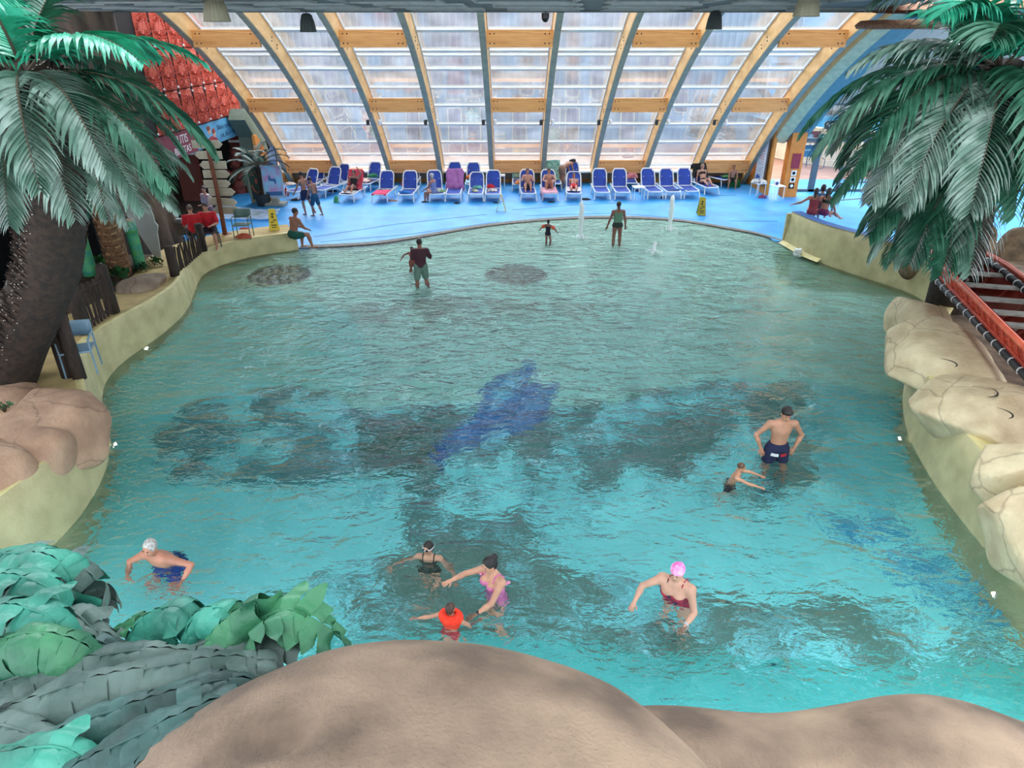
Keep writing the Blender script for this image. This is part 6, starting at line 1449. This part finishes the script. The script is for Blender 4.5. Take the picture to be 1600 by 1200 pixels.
# tiki board, tiki statue, poster stand, feather flag, plastic sheet
q = P(404,318,.03); root = empty('mask_board', (q.x,q.y+.2,.03), R(8), 'tall narrow panel painted with a grinning green and red mask', 'panel')
mb = MB(); mb.box((0,0,1.05),(.66,.12,2.1)); mb.build('panel', mat('panel_cream',(150,144,122),.7), root)
mb = MB(); mb.prism([(-.24,.15),(.24,.15),(.27,1.2),(.2,1.5),(-.2,1.5),(-.27,1.2)],(0,-.06,0),(1,0,0),(0,0,1),(0,-1,0),.02); mb.build('mask', mat('mask_green',(30,70,44),.6,(22,40,30),5), root)
mb = MB()
for s in (-1,1): mb.ball((s*.1,-.09,1.15),(.06,.015,.035),8); mb.tube([(0,-.09,1.25),(s*.1,-.09,1.3),(s*.2,-.09,1.22)],.015,5)
mb.tube([(-.2,-.09,.75),(-.12,-.09,.5),(0,-.09,.42),(.12,-.09,.5),(.2,-.09,.75)],.03,6); mb.ball((0,-.09,.9),(.05,.03,.12),8); mb.build('mask_features', mat('mask_red',(180,80,60),.6), root)
mb = MB(); mb.ball((0,-.07,1.8),(.12,.015,.12),10); mb.build('emblem', mat('emblem',(170,100,90),.6), root)
mb = MB(); mb.box((.42,.1,.95),(.18,.3,1.9)); mb.build('side_return', orange, root)
q = P(377,300,.03); wdm = mat('tiki_red',(130,62,50),.7,(90,40,34),6,.5,20)
o = sdf_thing('tiki_statue', [cap((q.x,q.y,.05),(q.x,q.y,.3),.4,.36,.1), ell((q.x,q.y,.75),(.32,.28,.42),k=.1), ell((q.x,q.y,1.4),(.3,.28,.34),k=.08), cap((q.x-.35,q.y-.2,.95),(q.x-.15,q.y-.3,.7),.1,.09,.05), cap((q.x+.35,q.y-.2,.95),(q.x+.15,q.y-.3,.7),.1,.09,.05), cap((q.x-.15,q.y-.1,.1),(q.x-.15,q.y-.1,.5),.13,.12,.05), cap((q.x+.15,q.y-.1,.1),(q.x+.15,q.y-.1,.5),.13,.12,.05), cap((q.x,q.y-.28,1.42),(q.x,q.y-.34,1.3),.06,.08,.03), cap((q.x-.15,q.y-.22,1.18),(q.x+.15,q.y-.22,1.18),.07,.07,.03), ell((q.x,q.y,1.75),(.2,.2,.25),k=.08)], .04, wdm, 'dim red carved totem figure standing in the dark hall opening', 'statue')
q = P(432,321,.03); root = empty('poster_stand', (q.x,q.y,.03), R(-4), 'pavement poster stand with a pale blue and pink printed sheet', 'poster stand')
mb = MB(); mb.box((0,0,.07),(.82,.5,.14)); mb.box((0,0,.2),(.3,.2,.2)); mb.build('base', mat('stand_grey',(150,150,140),.6), root, bevel=.03)
mb = MB(); mb.box((0,0,.98),(.86,.07,1.3)); mb.build('frame', mat('frame_silver',(176,196,204),.4), root)
pm2 = mat('poster',(150,205,226),.4,(196,150,190),2.4,lo=.42,hi=.6); mb = MB(); mb.box((0,-.04,.98),(.76,.01,1.2)); ps = mb.build('printed_sheet', pm2, root)
mb = MB(); mb.ball((0,-.05,1.05),(.16,.008,.06),8); mb.ball((-.1,-.05,1.12),(.05,.008,.12),8); mb.ball((.12,-.05,1.0),(.05,.008,.12),8); mb.prism([(-.34,.42),(.36,.42),(.36,.6),(-.34,.56)],(0,-.046,0),(1,0,0),(0,0,1),(0,-1,0),.006); mb.build('printed_picture', mat('poster_ink',(60,110,160),.5), ps)
q = P(440,300,.03); root = empty('feather_flag', (q.x,q.y,.03), 0, 'slim blue and white feather flag behind the poster stand', 'flag')
mb = MB(); mb.tube([(0,0,0),(0,0,1.9),(-.1,0,2.15)],.02,6); mb.build('pole', dark, root); mb = MB(); mb.prism([(0,.4),(-.34,.6),(-.4,1.6),(-.1,2.1),(0,1.9)],(0,0,0),(1,0,0),(0,0,1),(0,1,0),.01); mb.build('banner_cloth', mat('flag_blue',(70,110,180),.6,(190,214,236),1.8), root)
q = P(352,338,.03); shm = bpy.data.materials.new('plastic_film'); shm.use_nodes = True; b = shm.node_tree.nodes['Principled BSDF']; b.inputs['Base Color'].default_value = (.7,.76,.8,1); b.inputs['Roughness'].default_value = .15; b.inputs['Alpha'].default_value = .5
mb = MB(); rs = random.Random(6); rows = []
for i in range(13):
    row = []
    for j in range(17):
        x, y = -1.6+j*.2, -.8+i*.14; hgt = .05+.28*max(0,1-abs(x+.4)/.9)*max(0,1-abs(y-.2)/.8)+.07*rs.random(); row.append(Vector((x*(1-.2*i/13),y,hgt)))
    rows.append(row)
mb.grid(rows); o = mb.build('plastic_sheet', shm, smooth=False); o.location = (q.x+.6,q.y,.03); tag(o,'crumpled clear plastic sheeting lying on the blue deck','plastic sheet')
blob('bottle_bag', P(403,335,.03), (.16,.08,.08), [(110,190,150)], 'small green plastic pack on the deck by the plastic sheeting','bag',seed=9)
q = P(292,366,.6); mb = MB(); mb.box((0,0,.2),(.5,.35,.4)); mb.box((0,0,.45),(.3,.22,.1),mi=1); o = mb.build('equipment_box',[mat('box_brown',(120,100,80),.7),mat('box_grey',(150,156,156),.5)]); o.location = (q.x-.3,q.y+.2,.56); tag(o,'small brown and grey box beside the lifeguard with his back turned','box')
# white oval board and green bamboo stumps
q = P(215,405,.68); root = empty('oval_board', (q.x+.25,q.y+.25,.68), R(-14), 'large white oval cut out board behind the short bamboo stump', 'board')
mb = MB(); pl_ = [(.44*math.sin(a)+.1*(math.cos(a)<-.3), 1.15+.62*math.cos(a)) for a in [R(x) for x in range(-130,131,10)]]+[(.36,0),(.12,0)]
mb.prism(pl_[::-1],(0,0,0),(1,0,0),(0,0,1),(0,1,0),.03); mb.build('board', mat('board_white',(196,198,194),.6,(186,188,184),2), root)
def bamboo(px, py, z, h, r, lean, label):
    q = P(px,py,z); m = mat('bamboo_green',(86,170,98),.5,(56,150,130),3,.3,14,stretch=(1,1,4)); root = empty('bamboo_stump', (q.x,q.y,z), 0, label, 'bamboo stump')
    mb = MB(); prof = []; n = 9
    for k in range(n+1):
        zz = h*k/n; prof += [(r*(1.06 if k in (0,7) else 1.0),zz)]
    prof.insert(8,(r*1.12,h*.78)); mb.lathe((0,0,0),prof,14)
    for i,v in enumerate(mb.v): mb.v[i] = (v[0]+lean*v[2],v[1],v[2])
    mb.build('stem', m, root, smooth=True)
    mb = MB(); mb.lathe((lean*h,0,h),[(r*.9,-.005),(r*.9,.02),(r*.6,.03)],14); mb.build('cut_top', mat('cut_top',(196,150,110),.7), root)
bamboo(142,430,.85,1.55,.17,0,'tall green bamboo stump left of the slimmer palm trunk')
bamboo(220,418,.72,1.3,.15,0,'short green bamboo stump in front of the white oval board')
# fences of dark sticks
stick = mat('dark_stick',(66,52,44),.85,(40,32,28),8,.5,30,stretch=(1,1,.3))
def fence(a, b, n, h, label, rails=True, posts=(1,1), pr=.11, gap=0):
    d = b-a; root = empty('stick_fence', a, 0, label, 'fence', 'dark wooden stick fences on the left ledge')
    rs = random.Random(int(a.x*10)); L = d.length
    for i in range(n):
        t = (i+.8)/(n+.6); p = d*t; hh = h*rs.uniform(.86,1.03); mb = MB(); mb.tube([p+Vector((0,0,0)),p+Vector((rs.uniform(-.02,.02),rs.uniform(-.02,.02),hh*.5)),p+Vector((rs.uniform(-.03,.03),0,hh))],[.035,.032,.028],6); mb.build('stick', stick, root)
    if rails:
        for z in (.12,h*.85): mb = MB(); mb.tube([Vector((0,0,z)),d+Vector((0,0,z))],.035,6); mb.build('rail', stick, root)
    for k,on_ in zip((0,1),posts):
        if on_: mb = MB(); mb.tube([d*k,d*k+Vector((0,0,h*1.12)),d*k+Vector((0,0,h*1.15))],[pr,pr*.92,pr*.7],12); mb.build('post', stick, root, smooth=True)
    return root
fence(P(274,432,.7), P(318,392,.62), 13, .72, 'dense fence of dark sticks beside the red shirted lifeguards', rails=False, pr=.12)
fence(P(133,520,.98), P(178,488,.9), 8, .95, 'railed stick fence between the big palm and the long boulder', pr=.13)
for k,(px,py,h_,lb) in enumerate(((104,520,1.15,'thick dark post at the left end of the railed fence'),(110,562,1.0,'short thick dark post behind the pair by the blue chair'),(108,590,1.15,'left one of the pair of dark posts beside the blue chair'),(125,592,1.2,'right one of the pair of dark posts beside the blue chair'))):
    q = P(px,py,.98); mb = MB(); mb.tube([(0,0,0),(0,0,h_),(0,0,h_+.03)],[.115,.11,.08],12); o = mb.build('dark_post', stick, smooth=True); o.location = q; tag(o,lb,'post','thick dark posts on the left ledge')
# pendant lamps and camera dome on the ceiling
def lamp(p, r, h, m, label):
    root = empty('pendant_lamp', (p.x,p.y,p.z), 0, label, 'lamp', 'bell shaped lamps under the ceiling'); mb = MB(); mb.lathe((0,0,0),[(r,0),(r*.98,.05),(r*.82,h*.55),(r*.62,h*.9),(r*.4,h)],18)
    for k in range(18): a = 6.283*k/18; mb.tube([(math.cos(a)*r,math.sin(a)*r,.0),(math.cos(a)*r*.83,math.sin(a)*r*.83,h*.55),(math.cos(a)*r*.6,math.sin(a)*r*.6,h*.92)],.008,4)
    mb.build('shade', m, root, smooth=True); mb = MB(); mb.tube([(0,0,h),(0,0,7.2-p.z)],.012,5); mb.build('cord', dark, root)
    mb = MB(); mb.lathe((0,0,-.004),[(r*.9,0),(r*.5,.01)],16); mb.build('diffuser', mat('lamp_diffuser',(200,196,180),.5), root)
lm1, lm2 = mat('lamp_cream',(156,150,124),.6,(140,134,110),5), mat('lamp_dark',(70,78,76),.6,(60,68,66),5)
p = PY(340,34,14.6); lamp(p,.24,.42,lm1,'cream bell lamp under the ceiling, upper left')
p = PY(482,50,21.3); lamp(p,.22,.46,lm2,'dark bell lamp hanging at the ceiling edge, left of centre')
p = PY(1115,46,21.3); lamp(p,.22,.46,lm2,'dark bell lamp hanging at the ceiling edge, right of centre')
p = PY(1259,26,14.8); lamp(p,.24,.40,lm1,'cream bell lamp under the ceiling, upper right')
p = PY(852,34,21.6); root = empty('camera_dome', (p.x,p.y,p.z), 0, 'small black camera dome under the ceiling edge near the centre', 'camera'); mb = MB(); mb.ball((0,0,.08),(.1,.1,.1),12); mb.lathe((0,0,.08),[(.11,0),(.11,.14)],14); mb.build('dome', mat('dome_black',(24,24,26),.2), root); mb = MB(); mb.tube([(0,0,.2),(0,0,7.2-p.z)],.02,6); mb.build('mount', dark, root)
# fountain jets
jm = bpy.data.materials.new('foam_water'); jm.use_nodes = True; b = jm.node_tree.nodes['Principled BSDF']; b.inputs['Base Color'].default_value = (.9,.95,.95,1); b.inputs['Roughness'].default_value = .2; b.inputs['Alpha'].default_value = .93
def jet(px, py, h, r, label, seed, splash=.3):
    q = P(px,py,0); root = empty('water_jet', (q.x,q.y,0), 0, label, 'fountain jet', 'foaming water jets in the shallows'); rs = random.Random(seed); mb = MB()
    n = 14; mb.tube([Vector((rs.uniform(-.01,.01)*k/4,0,h*k/n)) for k in range(n+1)],[r*(.75+.45*math.sin(k/n*2.6)+rs.uniform(-.1,.1))*(1 if k<n else .25) for k in range(n+1)],10)
    mb.build('column', jm, root, smooth=True); mb = MB()
    for k in range(60): a, d = rs.uniform(0,6.28), splash*rs.random()**.6; mb.ball((math.cos(a)*d,math.sin(a)*d,.01+rs.random()*.05*(1-d/splash)),rs.uniform(.01,.03),6)
    for k in range(20): mb.ball((rs.uniform(-1,1)*r*1.6,rs.uniform(-1,1)*r*1.6,h*rs.uniform(.2,1.05)),rs.uniform(.008,.016),6)
    o = mb.build('spray', jm, root); tag(o, kind='stuff')
jet(907,371,1.28,.075,'tall foaming water jet left of the woman in the green tankini',1)
jet(1046,358,1.25,.075,'tall foaming water jet right of the woman in the green tankini',2)
jet(1022,393,.32,.05,'low bubbling water jet nearest the camera in the shallows',3)
jet(1246,399,.22,.09,'small splash of water against the kerb of the right hand wall',4,.2)
# underwater lamps in the basin wall
for k,(px,py,c_,s_) in enumerate(((228,543,(250,250,240),3),(178,693,(250,252,245),3),(1408,684,(255,250,235),5),(1556,928,(255,226,160),9))):
    q = P(px,py,-.02); n_ = Vector((1,0,0)) if px<800 else Vector((-1,0,0)); nd = Vector((-q.x,12-q.y,0)).normalized()
    root = empty('underwater_lamp', q, math.atan2(nd.y,nd.x), ['round underwater lamp below the left wall near the blue chair','round underwater lamp where the left wall bulges','round underwater lamp below the pale rocks on the right','warm round underwater lamp near the right edge of the pool'][k], 'lamp', 'underwater lamps in the pool walls')
    mb = MB(); mb.ball((.02,0,-.05),(.02,.045,.045),12); mb.build('lens', emit('lamp_glow_%d'%k,c_,s_), root); mb = MB(); mb.tube([(.0,.06*math.cos(a),-.05+.06*math.sin(a)) for a in [R(x) for x in range(0,361,30)]],.010,6); mb.build('ring', white, root)
# ================= CAMERA AND LIGHT =================
cam = bpy.data.cameras.new('camera'); cam.sensor_width = 36; cam.sensor_fit = 'HORIZONTAL'; cam.lens = 36*F/1600; cam.clip_start = .05; cam.clip_end = 300
co = bpy.data.objects.new('camera', cam); C.objects.link(co); co.location = (0,0,H); co.rotation_euler = (math.pi/2-TH,0,0)
sc = bpy.context.scene; sc.camera = co
w = bpy.data.worlds.new('sky'); sc.world = w; w.use_nodes = True; nt = w.node_tree; bg = nt.nodes['Background']
tc = nt.nodes.new('ShaderNodeTexCoord'); sp = nt.nodes.new('ShaderNodeSeparateXYZ'); nt.links.new(tc.outputs['Generated'], sp.inputs[0])
rp = nt.nodes.new('ShaderNodeValToRGB'); rp.color_ramp.elements[0].position = .45; rp.color_ramp.elements[0].color = (.75,.84,.95,1); rp.color_ramp.elements[1].position = 1; rp.color_ramp.elements[1].color = (.86,.93,1,1)
mr = nt.nodes.new('ShaderNodeMapRange'); mr.inputs[1].default_value = -1; nt.links.new(sp.outputs[2], mr.inputs[0]); nt.links.new(mr.outputs[0], rp.inputs[0]); nt.links.new(rp.outputs[0], bg.inputs[0])
bg.inputs[1].default_value = 1
# overcast sky, brightest in a broad patch beyond the window wall
vm = nt.nodes.new('ShaderNodeVectorMath'); vm.operation = 'DOT_PRODUCT'; vm.inputs[1].default_value = tuple(Vector((-.18,.78,.62)).normalized()); nt.links.new(tc.outputs['Generated'], vm.inputs[0])
mg = nt.nodes.new('ShaderNodeMapRange'); mg.interpolation_type = 'SMOOTHSTEP'; mg.inputs[1].default_value = .80; mg.inputs[2].default_value = .98; mg.inputs[3].default_value = SKY; mg.inputs[4].default_value = GLOW; nt.links.new(vm.outputs['Value'], mg.inputs[0]); nt.links.new(mg.outputs[0], bg.inputs[1])
sc.view_settings.view_transform = 'Standard'; sc.view_settings.look = 'None'; sc.view_settings.exposure = EXPO; sc.view_settings.gamma = 1
sc.view_settings.use_curve_mapping = False
sc.cycles.use_denoising = True
sc.cycles.caustics_refractive = True; sc.cycles.caustics_reflective = False
sc.cycles.max_bounces = 10; sc.cycles.transparent_max_bounces = 16; sc.cycles.transmission_bounces = 8
sc.cycles.sample_clamp_indirect = 25
